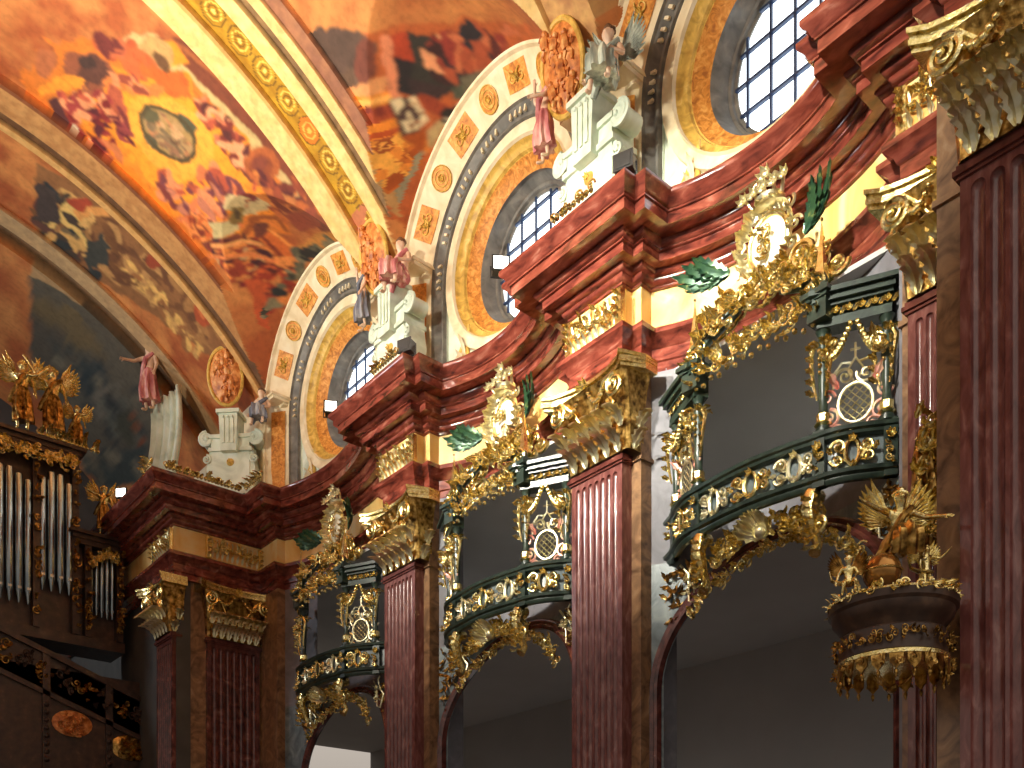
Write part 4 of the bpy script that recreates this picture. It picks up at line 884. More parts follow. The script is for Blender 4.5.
    for s in (-1,1):
        g=MB(); m=T(s*1.0,.05,5.75)
        g.tube([(0,.1,.5),(0,-.1,.45),(.0,-.16,.25),(0,-.06,0),(0,.05,-.2),(0,-.04,-.34)],[.1,.13,.12,.08,.07,.09],8,m=m)
        for q in range(6): g.leaf((0,-.1,.45-.14*q),(0,-.6,-1),(0,-1,.2),.24,.1,.8,3,m); g.leaf((.05,-.1,.4-.12*q),(.6,-.3,.6),(0,-1,0),.16,.06,.7,2,m); g.leaf((-.05,-.1,.4-.12*q),(-.6,-.3,.6),(0,-1,0),.16,.06,.7,2,m)
        g.scroll((s*.12,-.08,.05),.16,1.5,.04,s,PI/2,m); g.build('console_scroll',M['gold'],t,True)
        g=MB(); m=T(s*1.72,.62,5.88)@S(.85)
        g.tube([(-.3,0,.45),(-.08,-.02,.2),(-.06,-.02,-.35),(.1,-.02,-.42),(.3,-.02,-.05),(.12,-.02,.1),(.0,-.02,.42),(.08,-.02,.5)],.025,6,m=m)
        foliage(g,m,.18,.22,bi+s+60,14,.1); g.build('panel_ornament',M['palegold'],t,True)
        g=MB(); R_=random.Random(bi*9+s)
        for q in range(150):
            x=R_.uniform(1.5,2.22); z=R_.uniform(4.3,6.2); dy=abs(YO[bi]-s*x-BC[bi])
            if (dy/(ARR+.16))**2+((z-ARZ)/2.35)**2<1 or dy>2.2: continue
            a=R_.uniform(0,6); yy=ax(YO[bi]-s*x,bi)-12.1-.03; g.leaf((s*x,yy,z),(math.cos(a),-.2,math.sin(a)),(0,-1,0),.17,.045,.4,2)
            if q%3==0: g.tube([(s*x-.12,yy,z-.1),(s*x+.12,yy,z+.1)],.008,4)
        g.build('spandrel_trellis',M['darkgold'],t,True)
    return t
for bi in range(3): balcony(bi)
# ================================================================ CARTOUCHES (crowned medallions in front of the frieze)
def cartouche(loc,label,seed):
    t=thing('medallion_cartouche',label,'cartouche',loc,W90); t.scale=(1.3,1.1,1.22)
    m=MB(); m.lathe([(.001,.07),(.12,.065),(.2,.05),(.245,.02),(.25,0)],24,RX(PI/2)@S(1.0,1.25,1)); m.build('medallion',M['white'],t,True)
    g=MB(); g.tube([(.27*math.cos(a),-.02,.335*math.sin(a)) for a in [2*PI*i/28 for i in range(29)]],.035,8)
    fr=g.build('frame',M['gold'],t,True)
    g=MB()
    foliage(g,T(-.02,-.08,.02),.09,.14,seed,12,.08); foliage(g,T(.03,-.07,-.18),.09,.05,seed+4,6,.06); g.build('monogram_relief',M['gold'],t,True)
    g=MB()
    for i in range(26):
        a=2*PI*i/26; d=(math.cos(a),-.5,math.sin(a)); g.leaf((.3*math.cos(a),-.03,.38*math.sin(a)),d,(0,-1,0),.2+.06*(i%2),.075,.8,2)
        if i%3==0: g.scroll((.38*math.cos(a),-.05,.47*math.sin(a)),.09,1.3,.022,(-1)**i,a,None,5)
    g.build('foliage',M['palegold'],t,True)
    g=MB(); g.lathe([(.17,.40),(.2,.42),(.17,.5),(.19,.54)],12)
    for i in range(5):
        x=-.2+.1*i; g.tube([(x,-.05,.5),(x*1.3,-.12,.62),(x*.6,-.1,.76)],.025,6); g.flower((x*1.4,-.14,.62),.1,6); 
    g.flower((0,-.1,.8),.12,6); g.blob((0,-.1,.8),.06,8); g.build('crown',M['palegold'],t,True)
    for s,(dx,dz,an) in ((-1,(-.55,-.1,PI*.98)),(1,(.5,-.2,.45))):
        g=MB(); m=T(dx,-.05,dz)
        for q in range(5):
            a=an+(q-2)*.22*s; g.leaf((0,0,0),(math.cos(a),-.25,math.sin(a)),(0,-.9,.4),.75-.1*abs(q-2),.14,.35,5,m)
        g.build('palm_leaf',M['leafgreen'],t,True)
    g=MB()
    for i in range(16):
        x=-.75+.1*i; foliage(g,T(x,-.02-.1*math.cos(x),-.62-.12*abs(x)),.08,.18,seed+i,9,.13)
    for s in (-1,1): g.tube([(s*.15,-.1,-.4),(s*.4,-.16,-.55),(s*.5,-.1,-.85),(s*.8,-.1,-.95),(s*.95,0,-.75)],[.05,.06,.05,.045,.03],7); g.scroll((s*.5,-.15,-.5),.16,1.6,.035,s,0); g.scroll((s*.95,-.1,-.85),.13,1.6,.035,-s,0)
    g.build('scroll_base',M['gold'],t,True)
    return t
cartouche((12.42,8.6,10.55),'large white oval medallion with a gold crown above the big right-hand balcony',3)
cartouche((12.5,15.02,10.5),'white and gold medallion with crown above the middle balcony',8)
cartouche((12.5,21.9,10.5),'shaded gold crowned medallion over the far balcony at left',12)
# ================================================================ FRIEZE RELIEFS on the piers
def frieze_relief(loc,rz,w,label,side=True):
    t=thing('frieze_relief',label,'relief panel',loc,rz)
    b=MB(); b.box(-w/2,w/2,-.03,0,10.42,11.05); b.build('panel',M['ochre'],t)
    g=MB(); n=int(w/.14)
    for i in range(n):
        x=-w/2+.08+(w-.16)*i/(n-1); g.leaf((x,-.03,10.44),(0,-.1,1),(0,-1,0),.26,.045,.5,1); g.blob((x,-.05,10.76),.03,6); g.tube([(x,-.05,10.78),(x,-.09,10.9),(x,-.05,10.98)],.02,5)
    g.build('tongues',M['palegold'],t,True)
    g=MB(); foliage(g,T(0,-.04,10.72),w/2-.1,.16,5,int(w*26),.12); g.build('foliage',M['gold'],t,True)
    for s in ((-1,1) if side else (-1,)):
        b=MB(); x=s*(w/2+.02); b.box(x-.07,x+.07,-.1,.02,10.42,11.02); 
        for q in range(4): b.leaf((x,-.1,10.5+.13*q),(0,-.5,1),(0,-1,0),.16,.07,.8,2)
        b.build('corner_bracket',M['gold'],t)
for (loc,rz,w,lb) in (((11.99,11.915,0),W90,1.2,'gold foliage frieze panel above the large middle pilaster'),((11.99,18.215,0),W90,1.2,'gold foliage frieze panel above the second pilaster from the left'),((11.99,5.7,0),W90,1.0,'gold frieze panel beside the big volutes at upper right'),((11.42,25.86,0),0,1.5,'gold tongue-shaped frieze panel facing forward on the far corner pier'),((9.69,26.6,0),W90,1.2,'small gold frieze panel on the flank of the far corner pier')):
    frieze_relief(loc,rz,w,lb)
# ================================================================ FIGURES
STAND=dict(pelvis=(0,0,.53),waist=(0,0,.62),chest=(0,.0,.74),neck=(0,0,.85),head=(0,-.012,.92),crown=(0,-.005,.965),
 shL=(.105,0,.81),elL=(.15,-.02,.66),wrL=(.17,-.09,.53),shR=(-.105,0,.81),elR=(-.15,-.02,.66),wrR=(-.17,-.09,.53),
 hiL=(.055,0,.51),knL=(.065,-.02,.29),anL=(.065,.01,.05),toL=(.07,-.09,.015),hiR=(-.055,0,.51),knR=(-.065,-.02,.29),anR=(-.065,.01,.05),toR=(-.07,-.09,.015))
def body(par,name,m,scale,mtx,face=(0,-1,0),**ov):
    J=dict(STAND); J.update(ov); V=[];E=[];Rr=[]; idx={}
    def add(k,p,r,pa=None):
        idx[k]=len(V); V.append(Vector(p)*scale); Rr.append(r*scale)
        if pa: E.append((idx[pa],idx[k]))
    add('pelvis',J['pelvis'],.075); add('waist',J['waist'],.062,'pelvis'); add('chest',J['chest'],.082,'waist'); add('neck',J['neck'],.032,'chest')
    h=Vector(J['head']); add('head',h,.058,'neck'); add('crown',J['crown'],.048,'head')
    f=Vector(face).normalized(); sd=f.cross(Vector((0,0,1))).normalized()
    add('nose',h+f*.068+Vector((0,0,-.004)),.010,'head'); add('chin',h+f*.045+Vector((0,0,-.042)),.020,'head')
    for s,k in ((1,'earL'),(-1,'earR')): add(k,h+sd*.062*s,.012,'head')
    for s in 'LR':
        add('sh'+s,J['sh'+s],.040,'chest'); add('el'+s,J['el'+s],.028,'sh'+s); add('wr'+s,J['wr'+s],.018,'el'+s)
        w=Vector(J['wr'+s]); d=(w-Vector(J['el'+s])).normalized(); o=d.orthogonal().normalized(); u=d.cross(o)
        add('pa'+s,w+d*.03,.021,'wr'+s)
        for i in range(4):
            b=w+d*.055+o*(.0105*(i-1.5)); add('f%s%d'%(s,i),b,.006,'pa'+s); add('g%s%d'%(s,i),b+d*(.028+.006*(i in(1,2)))+u*.008,.0045,'f%s%d'%(s,i))
        add('t'+s,w+d*.028+o*.028,.007,'pa'+s); add('u'+s,w+d*.05+o*.036+u*.006,.005,'t'+s)
        add('hi'+s,J['hi'+s],.058,'pelvis'); add('kn'+s,J['kn'+s],.038,'hi'+s); add('an'+s,J['an'+s],.022,'kn'+s); add('to'+s,J['to'+s],.018,'an'+s)
    me=bpy.data.meshes.new(name); me.from_pydata([mtx@v for v in V],E,[]); o=bpy.data.objects.new(name,me); C.objects.link(o)
    sk=o.modifiers.new('skin','SKIN'); sk.use_smooth_shade=True
    if not me.skin_vertices: 
        bm=bmesh.new(); bm.from_mesh(me); bm.verts.layers.skin.verify(); bm.to_mesh(me); bm.free()
    for i,sv in enumerate(me.skin_vertices[0].data): sv.radius=(Rr[i],Rr[i]); sv.use_root=(i==0)
    ss=o.modifiers.new('sub','SUBSURF'); ss.levels=1; ss.render_levels=1
    dg=bpy.context.evaluated_depsgraph_get(); me2=bpy.data.meshes.new_from_object(o.evaluated_get(dg)); me2.name=name
    o.modifiers.clear(); o.data=me2; me2.materials.clear(); me2.materials.append(m)
    me2.polygons.foreach_set('use_smooth',[True]*len(me2.polygons))
    if par: o.parent=par
    return o,{k:mtx@(Vector(p)*scale) for k,p in J.items()}
def cloth(mb,pts,rad,folds=7,amp=.22,n=42,seed=0):
    P=[Vector(p) for p in pts]; Q=[];RQ=[]
    for i in range(len(P)-1):
        for q in range(4):
            u=q/4; a=P[max(i-1,0)];b=P[i];c=P[i+1];d=P[min(i+2,len(P)-1)]
            Q.append(.5*((2*b)+(c-a)*u+(2*a-5*b+4*c-d)*u*u+(3*b-a-3*c+d)*u**3)); RQ.append(rad[i]*(1-u)+rad[i+1]*u)
    pts=Q+[P[-1]]; rad=RQ+[rad[-1]]
    k=len(pts); vs=[];fs=[]; R_=random.Random(seed); ph=R_.uniform(0,6)
    for i,p in enumerate(pts):
        t=(Vector(pts[min(i+1,k-1)])-Vector(pts[max(i-1,0)])).normalized(); a=Vector((0,1,0)); pn=(a-t*a.dot(t)).normalized(); b=t.cross(pn)
        for j in range(n):
            q=2*PI*j/n; r=rad[i]*(1+amp*math.sin(folds*q+ph+i*.14)*(.4+.6*i/k)+.07*math.sin(3*q+i*.3)); vs.append(Vector(p)+(pn*math.cos(q)+b*math.sin(q))*r)
    for i in range(k-1):
        for j in range(n): j2=(j+1)%n; fs.append((i*n+j,i*n+j2,(i+1)*n+j2,(i+1)*n+j))
    fs.append(tuple(range(n-1,-1,-1))); fs.append(tuple(range((k-1)*n,k*n))); mb.add(vs,fs)
def lerp(a,b,t): return Vector(a)*(1-t)+Vector(b)*t
def statue(label,loc,rz,scale,skin,clothm,hairm,wings=None,drape='skirt',rot=None,name='statue',cat='statue',**ov):
    t=thing(name,label,cat,loc,rz); mtx=rot or Matrix()
    b,J=body(t,'body',skin,scale,mtx,**ov); s=scale
    hm=MB(); hc=J['head']; up=(J['crown']-hc).normalized()
    for i in range(16):
        a=2*PI*i/16; R_=random.Random(i); hm.blob(hc+up*s*(.03+.022*R_.random())+ (mtx.to_3x3()@Vector((math.cos(a),math.sin(a)*.9+.25,0)))*s*.05*R_.uniform(.7,1.05),s*.024,6)
    hm.blob(hc+up*s*.05,s*.05,8); hm.build('hair',hairm,b,True)
    if drape=='skirt':
        c=MB(); cloth(c,[J['waist'],J['pelvis'],lerp(J['hiL'],J['hiR'],.5)*.5+lerp(J['knL'],J['knR'],.5)*.5,lerp(J['knL'],J['knR'],.5),lerp(J['anL'],J['anR'],.4)*.6+lerp(J['knL'],J['knR'],.5)*.4],[s*.07,s*.10,s*.12,s*.125,s*.13],8,.2,seed=int(loc[1]*10)); 
        c.tube([J['shL']+Vector((0,-.02,.03))*s,J['chest']+Vector((0,-.085,0))*s,J['waist']+Vector((-.06,-.06,0))*s,J['hiR']+Vector((-.06,0,0))*s,J['hiR']+Vector((-.12,.03,-.1))*s],[s*.03,s*.035,s*.04,s*.05,s*.03],8)
        c.build('drapery',clothm,b,True)
    elif drape=='sash':
        c=MB(); c.tube([J['hiL']+Vector((.08,.05,.05))*s,J['pelvis']+Vector((0,-.08,-.02))*s,J['hiR']+Vector((-.09,.0,.02))*s,J['hiR']+Vector((-.2,.08,.1))*s,J['shR']+Vector((-.2,.1,.0))*s],[s*.05,s*.06,s*.06,s*.05,s*.02],8,flat=.6); c.build('drapery',clothm,b,True)
    if wings:
        for sg in (-1,1):
            w=MB()
            for i in range(9):
                a=.25+.22*i; w.leaf(J['chest']+(mtx.to_3x3()@Vector((sg*.05,.07,.02)))*s,mtx.to_3x3()@Vector((sg*math.sin(a+.2),.35,math.cos(a*.8))),mtx.to_3x3()@Vector((0,-1,0)),s*(.42-.02*i),s*.05,.3,2)
            w.build('wing',wings,b,True)
    return t
SEAT=dict(pelvis=(0,0,.30),waist=(0,.02,.38),chest=(0,.0,.50),neck=(0,-.02,.61),head=(0,-.04,.68),crown=(0,-.035,.725),shL=(.10,0,.57),shR=(-.10,0,.57),elL=(.16,-.05,.43),wrL=(.12,-.18,.38),elR=(-.17,.02,.43),wrR=(-.2,-.08,.30),
 hiL=(.06,-.02,.28),knL=(.09,-.24,.30),anL=(.10,-.26,.07),toL=(.10,-.34,.03),hiR=(-.06,-.02,.28),knR=(-.08,-.24,.26),anR=(-.12,-.20,.05),toR=(-.12,-.28,.02))
# ================================================================ CONSOLES with oval reliefs above the cornice
def console(loc,rz,label):
    t=thing('console_pedestal',label,'pedestal',loc,rz)
    b=MB(); b.box(-.55,.55,-.25,.3,12.17,13.75); b.box(-.62,.62,-.30,.3,13.35,13.45); b.box(-.60,.60,-.3,.3,13.72,13.82); b.prism([(-.22,13.3),(.22,13.3),(.27,14.35),(-.27,14.35)],-.42,.1); b.box(-.33,.33,-.48,.12,14.33,14.43)
    for s in (-1,1): b.prism([(s*.55,12.17),(s*.62,12.17),(s*.70,12.9),(s*.60,13.4),(s*.55,13.4)][::s],-.22,.25)
    b.build('body',M['palegreen'],t)
    for s in (-1,1):
        v=MB(); v.scroll((s*.70,-.22,13.72),.22,1.8,.05,-s,PI/2); v.lathe([(.001,-.2),(.17,-.2),(.17,.25),(.001,.25)],16,T(s*.70,-.02,13.72)@RX(PI/2)); v.scroll((s*.68,-.24,13.15),.13,1.6,.035,s,PI/2)
        v.build('volute',M['palegreen'],t,True)
    g=MB(); g.lathe([(.001,.04),(.06,.04),(.1,.0),(.11,-.02)],14,T(0,-.27,13.05)@RX(PI/2)); g.flower((0,-.3,13.05),.08,6); g.build('rosette',M['gilt'],t,True)
    for s in (-1,0,1):
        f=MB(); f.box(-.035+s*.13,.035+s*.13,-.45,-.40,13.5,14.2); f.blob((s*.13,-.45,14.22),.04,6); f.build('rib',M['palegreen'],t)
    return t
def oval_relief(loc,rz,tilt,label,seed,sc=1):
    t=thing('oval_relief',label,'relief',loc,rz); t.rotation_euler=(tilt,0,rz)
    m=MB(); m.lathe([(.001,.10),(.2,.10),(.38,.06),(.46,0),(.47,-.06)],28,RX(PI/2)@S(sc,1.5*sc,1)); m.build('ground',M['relief'],t,True)
    g=MB(); g.tube([(.49*sc*math.cos(a),.0,.735*sc*math.sin(a)) for a in [2*PI*i/32 for i in range(33)]],.05*sc,8); g.build('frame',M['gilt'],t,True)
    R_=random.Random(seed); f=MB()
    for i in range(8):
        x=R_.uniform(-.24,.24)*sc; z=-.48*sc+i*.135*sc; h=R_.uniform(.26,.4)*sc; a=R_.uniform(-.4,.4); y=-.11
        P=lambda u,v: (x+u*math.cos(a)-v*math.sin(a),y,z+u*math.sin(a)+v*math.cos(a))
        f.tube([P(0,-h*.2),P(0,0),P(.0,h*.3),P(0,h*.38)],[.07*sc,.10*sc,.085*sc,.04*sc],7); f.blob(P(0,h*.5),.06*sc,7)
        f.tube([P(-.03,-h*.2),P(-.09*sc,-h*.45),P(-.04,-h*.7)],[.04*sc,.03*sc,.02*sc],6); f.tube([P(.03,-h*.2),P(.1*sc,-h*.4),P(.08,-h*.7)],[.04*sc,.03*sc,.02*sc],6)
        f.tube([P(.05,h*.25),P(.15*sc,h*.1),P(.1*sc,-h*.1)],[.025*sc,.022*sc,.015*sc],6); f.tube([P(-.05,h*.25),P(-.14*sc,h*.35),P(-.1*sc,h*.6)],[.025*sc,.022*sc,.015*sc],6)
    f.build('small_figures',M['relief'],t,True)
    return t
console((11.9,11.75,0),W90,'white-green scrolled pedestal standing on the cornice above the large middle pilaster')
console((11.9,18.05,0),W90,'white-green scrolled pedestal on the cornice between the middle and far round windows')
console((11.25,25.5,0),-PI/4,'dim pale pedestal on the cornice of the far corner pier')
oval_relief((11.45,12.2,15.15),W90,.22,'large orange oval relief full of small figures at the top centre',2)
oval_relief((11.45,18.42,15.2),W90,.22,'orange oval relief above the pedestal between two round windows',5)
oval_relief((11.05,25.6,15.55),-PI/4,.22,'dull red-orange oval relief above the far corner pier, leftmost of the ovals',9)
statue('painted standing figure in a rose robe, reaching up left of the large oval relief',(11.5,12.72,13.85),W90-.3,1.45,M['flesh'],M['rose'],M['hair'],elR=(-.2,-.04,.86),wrR=(-.13,-.08,1.0),wrL=(.12,-.2,.66),elL=(.17,-.08,.68))
statue('painted seated winged figure in sage drapery on the right end of the large pedestal',(11.55,11.15,13.80),W90+.35,1.75,M['flesh'],M['sage'],M['hair'],wings=M['sage'],**SEAT)
statue('painted seated figure in red drapery right of the middle oval relief',(11.6,17.5,13.80),W90+.3,1.75,M['flesh'],M['rose'],M['hair'],**SEAT)
statue('grey-blue robed figure left of the middle oval relief',(11.5,18.95,13.82),W90-.3,1.4,M['flesh'],M['bluecloth'],M['hair'],elR=(-.2,-.04,.86),wrR=(-.13,-.08,1.0))
statue('shaded robed figure beside the farthest oval relief',(11.75,24.75,13.85),-PI/4,1.6,M['flesh'],M['bluecloth'],M['hair'],**SEAT)
statue('painted figure in purple and white robes leaning on the far chancel arch at left',(9.9,28.35,15.3),-PI/3,2.0,M['flesh'],M['rose'],M['hair'],elR=(-.18,-.12,.72),wrR=(-.22,-.26,.68))
dr=MB(); R_=random.Random(4)
n=26; vs=[]
for j in range(9):
    z=16.1-j*.42
    for i in range(n+1):
        u=i/n; vs.append((-.55+1.1*u*(1-.02*j)+.12*math.sin(j*.6),-.06*math.sin(u*28+j*.15)-.03*math.sin(u*61),z-.25*math.sin(PI*u)*(j==0)))
dr.add(vs,[(j*(n+1)+i,j*(n+1)+i+1,(j+1)*(n+1)+i+1,(j+1)*(n+1)+i) for j in range(8) for i in range(n)])
o=dr.build('hanging_drapery',M['palegreen'],None,'all'); o.location=(10.3,28.25,0); o.rotation_euler=(0,0,-PI/3); tag(o,'pale fluted hanging drapery on the chancel arch above the far cornice','drapery')
sd_=o.modifiers.new('solid','SOLIDIFY'); sd_.thickness=.03
# ================================================================ FLOODLIGHTS and gilt sprays on the cornice
def flood(loc,rz,label,on=True):
    t=thing('floodlight',label,'lamp',loc,rz)
    b=MB(); b.box(-.15,.15,-.1,.12,.08,.32); b.box(-.17,.17,-.13,-.1,.06,.34); b.build('housing',M['blackmetal'],t)
    g=MB(); g.box(-.13,.13,-.14,-.13,.09,.31); g.build('lamp_face',M['lamp'] if on else M['blackmetal'],t)
    k=MB(); k.tube([(-.18,0,.2),(-.18,0,.0),(.18,0,.0),(.18,0,.2)],.018,6); k.build('bracket',M['blackmetal'],t); return t
flood((11.2,13.62,12.1),-.6,'lit white floodlight at the far end of the large middle cornice block')
flood((11.2,19.9,12.1),-.6,'lit white floodlight at the left tip of the second cornice block')
flood((8.9,27.6,12.1),-.8,'small lit floodlight on the flank of the far dark cornice')
flood((11.3,10.55,12.15),-1.2,'black unlit floodlight on the near corner of the large middle cornice block',False)
flood((11.3,16.85,12.15),-1.2,'black unlit floodlight on the cornice corner below the middle oval relief',False)
def spray(loc,rz,w,label,seed,up=.25):
    g=MB(); R_=random.Random(seed); n=max(5,int(w/.09))
    for i in range(n):
        x=-w/2+w*i/(n-1); h=up*R_.uniform(.5,1.2); g.leaf((x,0,0),(R_.uniform(-.6,.6),-.4,1),(0,-1,0),h,.07,.8,3); g.blob((x,-.03,.05),.045,6)
        if i%3==0: g.scroll((x,-.02,.12),.09,1.3,.02,R_.choice((-1,1)),0)
    o=g.build('gilt_spray',M['gold'],None,True); o.location=loc; o.rotation_euler=(0,0,rz); tag(o,label,'gilt foliage'); return o
spray((11.03,11.5,12.07),W90,.9,'row of small gilt leaves on the edge of the large middle cornice block',2,.14)
spray((11.03,17.3,12.08),W90,.9,'gilt leaves on the cornice edge beneath the middle pedestal',3,.22)
spray((10.1,24.85,12.08),0,2.0,'gilt leaf garland lying on the cornice of the far corner pier',5,.35)
spray((11.25,24.2,12.08),W90,.9,'gilt spray at the inner corner of the far cornice, below the far window',6,.3)
spray((8.75,25.2,12.08),W90,.7,'gilt spray on the outer corner of the far dark cornice',8,.35)
# ================================================================ PULPIT CANOPY with gilded figures
t=thing('pulpit_canopy','round dark pulpit canopy with gilt fringe jutting from the right-hand pier','pulpit canopy',(9.80,5.22,0),-.7); t.scale=(.84,.84,1)
b=MB(); b.lathe([(.001,3.18),(.60,3.18),(.62,3.22),(.66,3.26),(.70,3.30),(.74,3.34),(.75,3.40),(.79,3.43),(.80,3.50),(.77,3.52),(.001,3.56)],40); b.build('cornice',M['wood'],t,True)
b=MB(); b.lathe([(.64,2.90),(.66,2.92),(.66,3.16),(.64,3.18),(.58,3.18),(.58,2.90),(.64,2.90)],40); q=b.build('frieze_band',M['wood'],t,True)
g=MB()
for i in range(34): a=2*PI*i/34; foliage(g,T(.67*math.sin(a),-.67*math.cos(a),3.05)@RZ(a),.04,.06,i,4,.06)
g.build('frieze_ornament',M['darkgold'],q,True)
g=MB(); g.lathe([(.65,2.84),(.69,2.86),(.69,2.90),(.65,2.92)],40); g.build('gilt_ring',M['gold'],t,True)
for i in range(20):
    a=2*PI*i/20; m=T(.665*math.sin(a),-.665*math.cos(a),2.86)@RZ(a); g=MB()
    g.prism([(-.085,0),(.085,0),(.075,-.10),(.03,-.14),(0,-.17),(-.03,-.14),(-.075,-.10)],-.012,.012,m); foliage(g,m@T(0,-.02,-.06),.05,.04,i+3,4,.05); g.blob((0,0,-.20),(.026,.026,.035),6,m); g.blob((0,0,-.235),.015,5,m)
    g.build('fringe_tab',M['darkgold'],t,True)
b=MB(); b.lathe([(.58,2.95),(.35,3.05),(.001,3.08)],30); b.build('soffit',M['dark'],t)
g=MB(); g.blob((0,0,2.62),(.06,.13,.05),8)
for s in (-1,1):
    for i in range(5): g.leaf((s*.04,0,2.63),(s,.5-.3*i,.25),(0,0,1),.22,.05,.3,2)
g.tube([(0,0,2.66),(0,0,3.05)],.008,5); g.build('hanging_dove',M['darkgold'],t,True)
b=MB(); b.lathe([(.001,3.54),(.5,3.54),(.42,3.60),(.3,3.63),(.001,3.66)],24); b.build('crown_step',M['wood'],t,True)
gl=thing('globe','large brown-gold polished globe on top of the pulpit canopy','globe',(9.62,5.24,3.84),0)
b=MB(); b.lathe([(max(.001,.2*math.sin(PI*i/16)),-.2*math.cos(PI*i/16)) for i in range(17)],28); b.build('sphere',M['ball'],gl,True)
b=MB(); b.tube([(.205*math.cos(a),.205*math.sin(a),.0) for a in [2*PI*i/32 for i in range(33)]],.012,5); b.build('gilt_band',M['gold'],gl,True)
statue('gilded winged angel with flying robes kneeling above the pulpit globe',(9.95,5.22,3.86),-.75,1.25,M['gold'],M['darkgold'],M['gold'],wings=M['gold'],**dict(SEAT,elL=(.2,-.1,.48),wrL=(.3,-.22,.44),elR=(-.2,-.1,.55),wrR=(-.34,-.18,.58),knR=(-.1,-.26,.2),anR=(-.14,-.05,.1)))
statue('standing gilded cherub at the right of the pulpit canopy top',(10.08,4.98,3.55),-.5,.62,M['gold'],M['gold'],M['gold'],drape='sash',wings=M['gold'],elL=(.2,-.1,.75),wrL=(.28,-.2,.85),knR=(-.09,-.08,.3),anR=(-.07,.03,.1))
statue('small gilded cherub reclining at the left rim of the pulpit canopy',(9.25,5.42,3.50),-.95,.62,M['gold'],M['gold'],M['gold'],drape='sash',wings=M['darkgold'],**SEAT)
g=MB()
for i in range(30):
    R_=random.Random(i); a=2*PI*i/30; foliage(g,T(.60*math.sin(a),-.60*math.cos(a),3.53)@RZ(a),.04,.03,i+31,3,.07)
g.tube([(.6*math.cos(a),.6*math.sin(a),3.51) for a in [2*PI*i/40 for i in range(41)]],.025,6)
o=g.build('gilt_wreath',M['gold'],None,True); o.location=(9.76,5.2,0); tag(o,'ring of gilt leaves lying along the rim of the pulpit canopy','wreath')
# gilded drapery mass above the canopy, on the balcony flank
t=thing('gilded_trophy','tall cluster of gilt drapery and foliage on the wall above the pulpit angel','trophy',(10.9,5.42,0),-.8)
g=MB(); cloth(g,[(0,0,5.9),(0,-.05,5.6),(.02,-.08,5.2),(.05,-.05,4.8),(.05,0,4.5)],[.05,.12,.16,.17,.05],6,.3,seed=3); g.build('drapery',M['darkgold'],t,True)
g=MB()
for i in range(9): foliage(g,T(.0,-.15,4.6+.16*i),.16,.1,i+70,9,.13)
g.build('foliage',M['gold'],t,True)
# ================================================================ ORGAN in the chancel
OY=29.4
t=thing('organ_case','dark carved organ case with gilt crests at the far left edge','organ',(0,OY,0),0)
b=MB(); b.box(5.5,8.1,.15,1.2,8.4,13.9); b.box(8.1,9.35,.15,1.2,8.4,11.5); b.box(5.4,9.5,-.1,1.2,8.3,8.6); b.build('case_body',M['wood'],t)
for (x0,x1,z) in ((5.5,8.15,13.75),(8.1,9.45,11.4)):
    b=MB(); b.box(x0-.1,x1+.1,-.25,.3,z,z+.12); b.box(x0-.2,x1+.2,-.35,.3,z+.12,z+.22); b.box(x0-.05,x1+.05,-.2,.3,z-.15,z); b.build('case_cornice',M['wood'],t)
for x in (5.5,7.05,8.1,8.45,9.35):
    b=MB(); b.box(x-.09,x+.09,-.15,.2,8.6,13.6 if x<8.2 else 11.3); q=b.build('case_post',M['wood'],t); b=MB(); foliage(b,T(x,-.17,11 if x<8.2 else 10),.04,2.2 if x<8.2 else 1.2,int(x*10),30,.14); b.build('gilding',M['darkgold'],q,True)
def pipe(x,z0,z1,r):
    b=MB(); b.lathe([(.02,z0),(r*.9,z0+r*3.2),(r,z0+r*3.4),(r,z1),(r*.9,z1)],14,T(x,-.05,0)); b.box(x-r*.5,x+r*.5,-.05-r*1.04,-.05-r*.9,z0+r*3.8,z0+r*4.5); b.build('organ_pipe',M['tin'],t,True)
for i in range(6): pipe(5.65+i*.24,9.2,13.0-.12*abs(i-2.5),.10)
for i,x in enumerate((7.22,7.46,7.70,7.94)): pipe(x,9.7,13.2-.2*abs(i-1.5),.105)
for i,x in enumerate((8.55,8.70,8.85,9.0,9.15)): pipe(x,9.25,10.6+.18*i,.055)
g=MB()
for i in range(26): R_=random.Random(i); foliage(g,T(5.7+i*.095,-.2,13.35+.25*R_.random()),.08,.15,i,5,.14)
g.build('pipe_shade',M['gold'],t,True)
g=MB()
for i in range(14): R_=random.Random(i); foliage(g,T(8.5+i*.055,-.2,11.15-.4*abs(i-9)/9),.06,.12,i+40,4,.11)
g.build('pipe_shade',M['gold'],t,True)
for (x,z,s,lab,wr) in ((7.5,14.0,2.1,'gilded winged angel statue on top of the organ at the far left',(-.3,-.15,.95)),(8.75,14.0,1.25,'smaller gilded angel statue on the lower right shoulder of the organ',(.3,-.15,.9)),(6.7,14.0,2.0,'gilded angel statue cut by the left edge on top of the organ',(.3,-.1,.9)),(8.9,11.65,1.5,'little gilded angel statue above the short organ pipes',(-.3,-.2,.8))):
    if x==8.75: x=8.15
    statue(lab,(x,OY-.1,z),-.3,s,M['gold'],M['darkgold'],M['gold'],wings=M['gold'],wrR=wr,elR=(wr[0]*.6,-.1,.78))
spray((7.9,OY-.2,14.0),0,1.6,'tall gilt foliage crest on the organ cornice',14,.6)
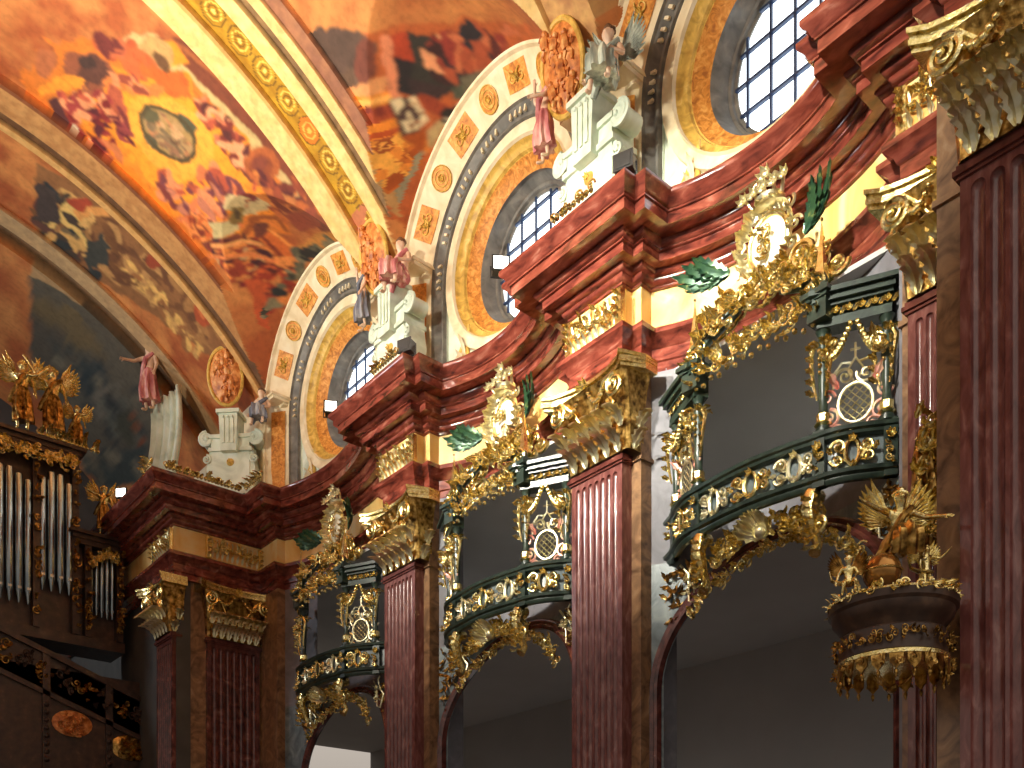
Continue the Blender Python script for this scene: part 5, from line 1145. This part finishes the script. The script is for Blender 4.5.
# sloping parapet below the organ
t=thing('organ_loft_parapet','dark carved parapet sloping down to the right below the organ','parapet',(0,28.9,0),0)
def SL(x): return 8.35-(x-5.5)*.36
for (a,b_,nm,e) in ((0,.16,'handrail',.12),(-1.15,-1.0,'base_rail',.1),(-1.0,0,'panel_wall',0)):
    p=MB(); p.prism([(5.0,SL(5)+a),(10.3,SL(10.3)+a),(10.3,SL(10.3)+b_),(5.0,SL(5)+b_)],-e,.12); p.build(nm,M['wood'],t)
for i in range(9):
    x=5.6+i*.52; g=MB(); foliage(g,T(x,-.03,SL(x)-.5),.2,.28,i+11,12,.15); g.build('carved_panel',M['darkgold'] if i%2 else M['wood'],t,True)
for x in (5.3,7.2,8.9): 
    p=MB(); p.box(x-.1,x+.1,-.1,.14,SL(x)-3.2,SL(x)+.1); 
    for q in range(8): p.blob((x,-.12,SL(x)-1.4-.22*q),.08,7)
    p.build('baluster_post',M['wood'],t)
p=MB(); p.box(5,10.3,.0,.1,2.0,7.4); p.build('lower_wall',M['wood'],t)
for i,(x,z) in enumerate(((7.9,5.9),(9.5,5.4))):
    p=MB(); p.lathe([(.001,.05),(.4,.04),(.5,0)],20,T(x,-.02,z)@RX(PI/2)@S(1.1,.75,1)); foliage(p,T(x,-.05,z),.35,.25,i+80,18,.2); p.build('carved_cartouche',M['relief'] if i==0 else M['darkgold'],t,True)
# ================================================================ LIGHT
sc=bpy.context.scene
w=bpy.data.worlds.new('world'); sc.world=w; w.use_nodes=True
wn_=w.node_tree.nodes; wl_=w.node_tree.links; bg=wn_['Background']; bg.inputs[0].default_value=(1,.88,.76,1)
tc_=wn_.new('ShaderNodeTexCoord'); sx_=wn_.new('ShaderNodeSeparateXYZ'); mr=wn_.new('ShaderNodeMapRange')
wl_.new(tc_.outputs['Generated'],sx_.inputs[0]); wl_.new(sx_.outputs['Z'],mr.inputs['Value'])
mr.inputs['From Min'].default_value=-.05; mr.inputs['From Max'].default_value=.6; mr.inputs['To Min'].default_value=.13; mr.inputs['To Max'].default_value=.95
wl_.new(mr.outputs[0],bg.inputs[1])
def glow(loc,p,r=.6):  # unseen fill light, added to lift the black inside the openings
    l=bpy.data.lights.new('side_room_fill','POINT'); l.energy=p; l.color=(1,.95,.9); l.shadow_soft_size=r
    o=bpy.data.objects.new('side_room_fill',l); C.objects.link(o); o.location=loc
for y in BC: glow((16.6,y,.5),14); glow((16.6,y,7.2),10)
sc.view_settings.view_transform='Standard'; sc.view_settings.look='None'; sc.view_settings.gamma=1; sc.view_settings.use_curve_mapping=False
sc.view_settings.exposure=.25
def area(name,loc,tgt,size,power,col,spread=None):
    l=bpy.data.lights.new(name,'AREA'); l.energy=power; l.color=col; l.size=size
    if spread: l.spread=math.radians(spread)
    o=bpy.data.objects.new(name,l); C.objects.link(o); o.location=loc
    o.rotation_euler=(Vector(tgt)-Vector(loc)).to_track_quat('-Z','Y').to_euler(); return o
for y,p,ty in ((6.0,190,8.3),(11.5,240,12.6),(17,120,17.6)):
    area('opposite_window_light',(-5.0,y,15.0),(12.3,ty,10.0),.8,p,(1,.96,.82),30)
for y,p,ty in ((13,600,14),(20.5,480,20.5)):
    area('opposite_cornice_floodlight',(-4.8,y,12.6),(6,ty,18.6),1.0,p,(1,.92,.78),80)
area('chancel_fill_light',(-2.6,31.5,14.5),(9,31,13.5),2.0,380,(.9,.95,1),150)  # added fill that brightens the dark chancel, no window modelled there
# ---- groups of like things
GR={'pilaster':'fluted marble pilasters of the side wall','oratory_balcony':'oratory balconies between the pilasters','archivolt':'painted arches around the round windows','arch_frame':'dark arch openings under the balconies','medallion_cartouche':'crowned medallions above the balconies','frieze_relief':'gilt frieze panels over the pilasters','console_pedestal':'scrolled pedestals on the cornice','oval_relief':'oval reliefs at the foot of the vault ribs','floodlight':'floodlights on the cornice','gilt_spray':'gilt leaf sprays on the cornices','stucco_spandrel':'stucco corners under the round windows','painted_figure':'painted figures at the foot of the vault ribs','gilded_statue':'gilded figures'}
for o in list(C.objects):
    if o.parent is None and 'category' in o.keys():
        if o.name.split('.')[0]=='statue': o.name='gilded_statue' if 'gilded' in o['label'] else 'painted_figure'
        b=o.name.split('.')[0]
        if b in GR: o['group']=GR[b]
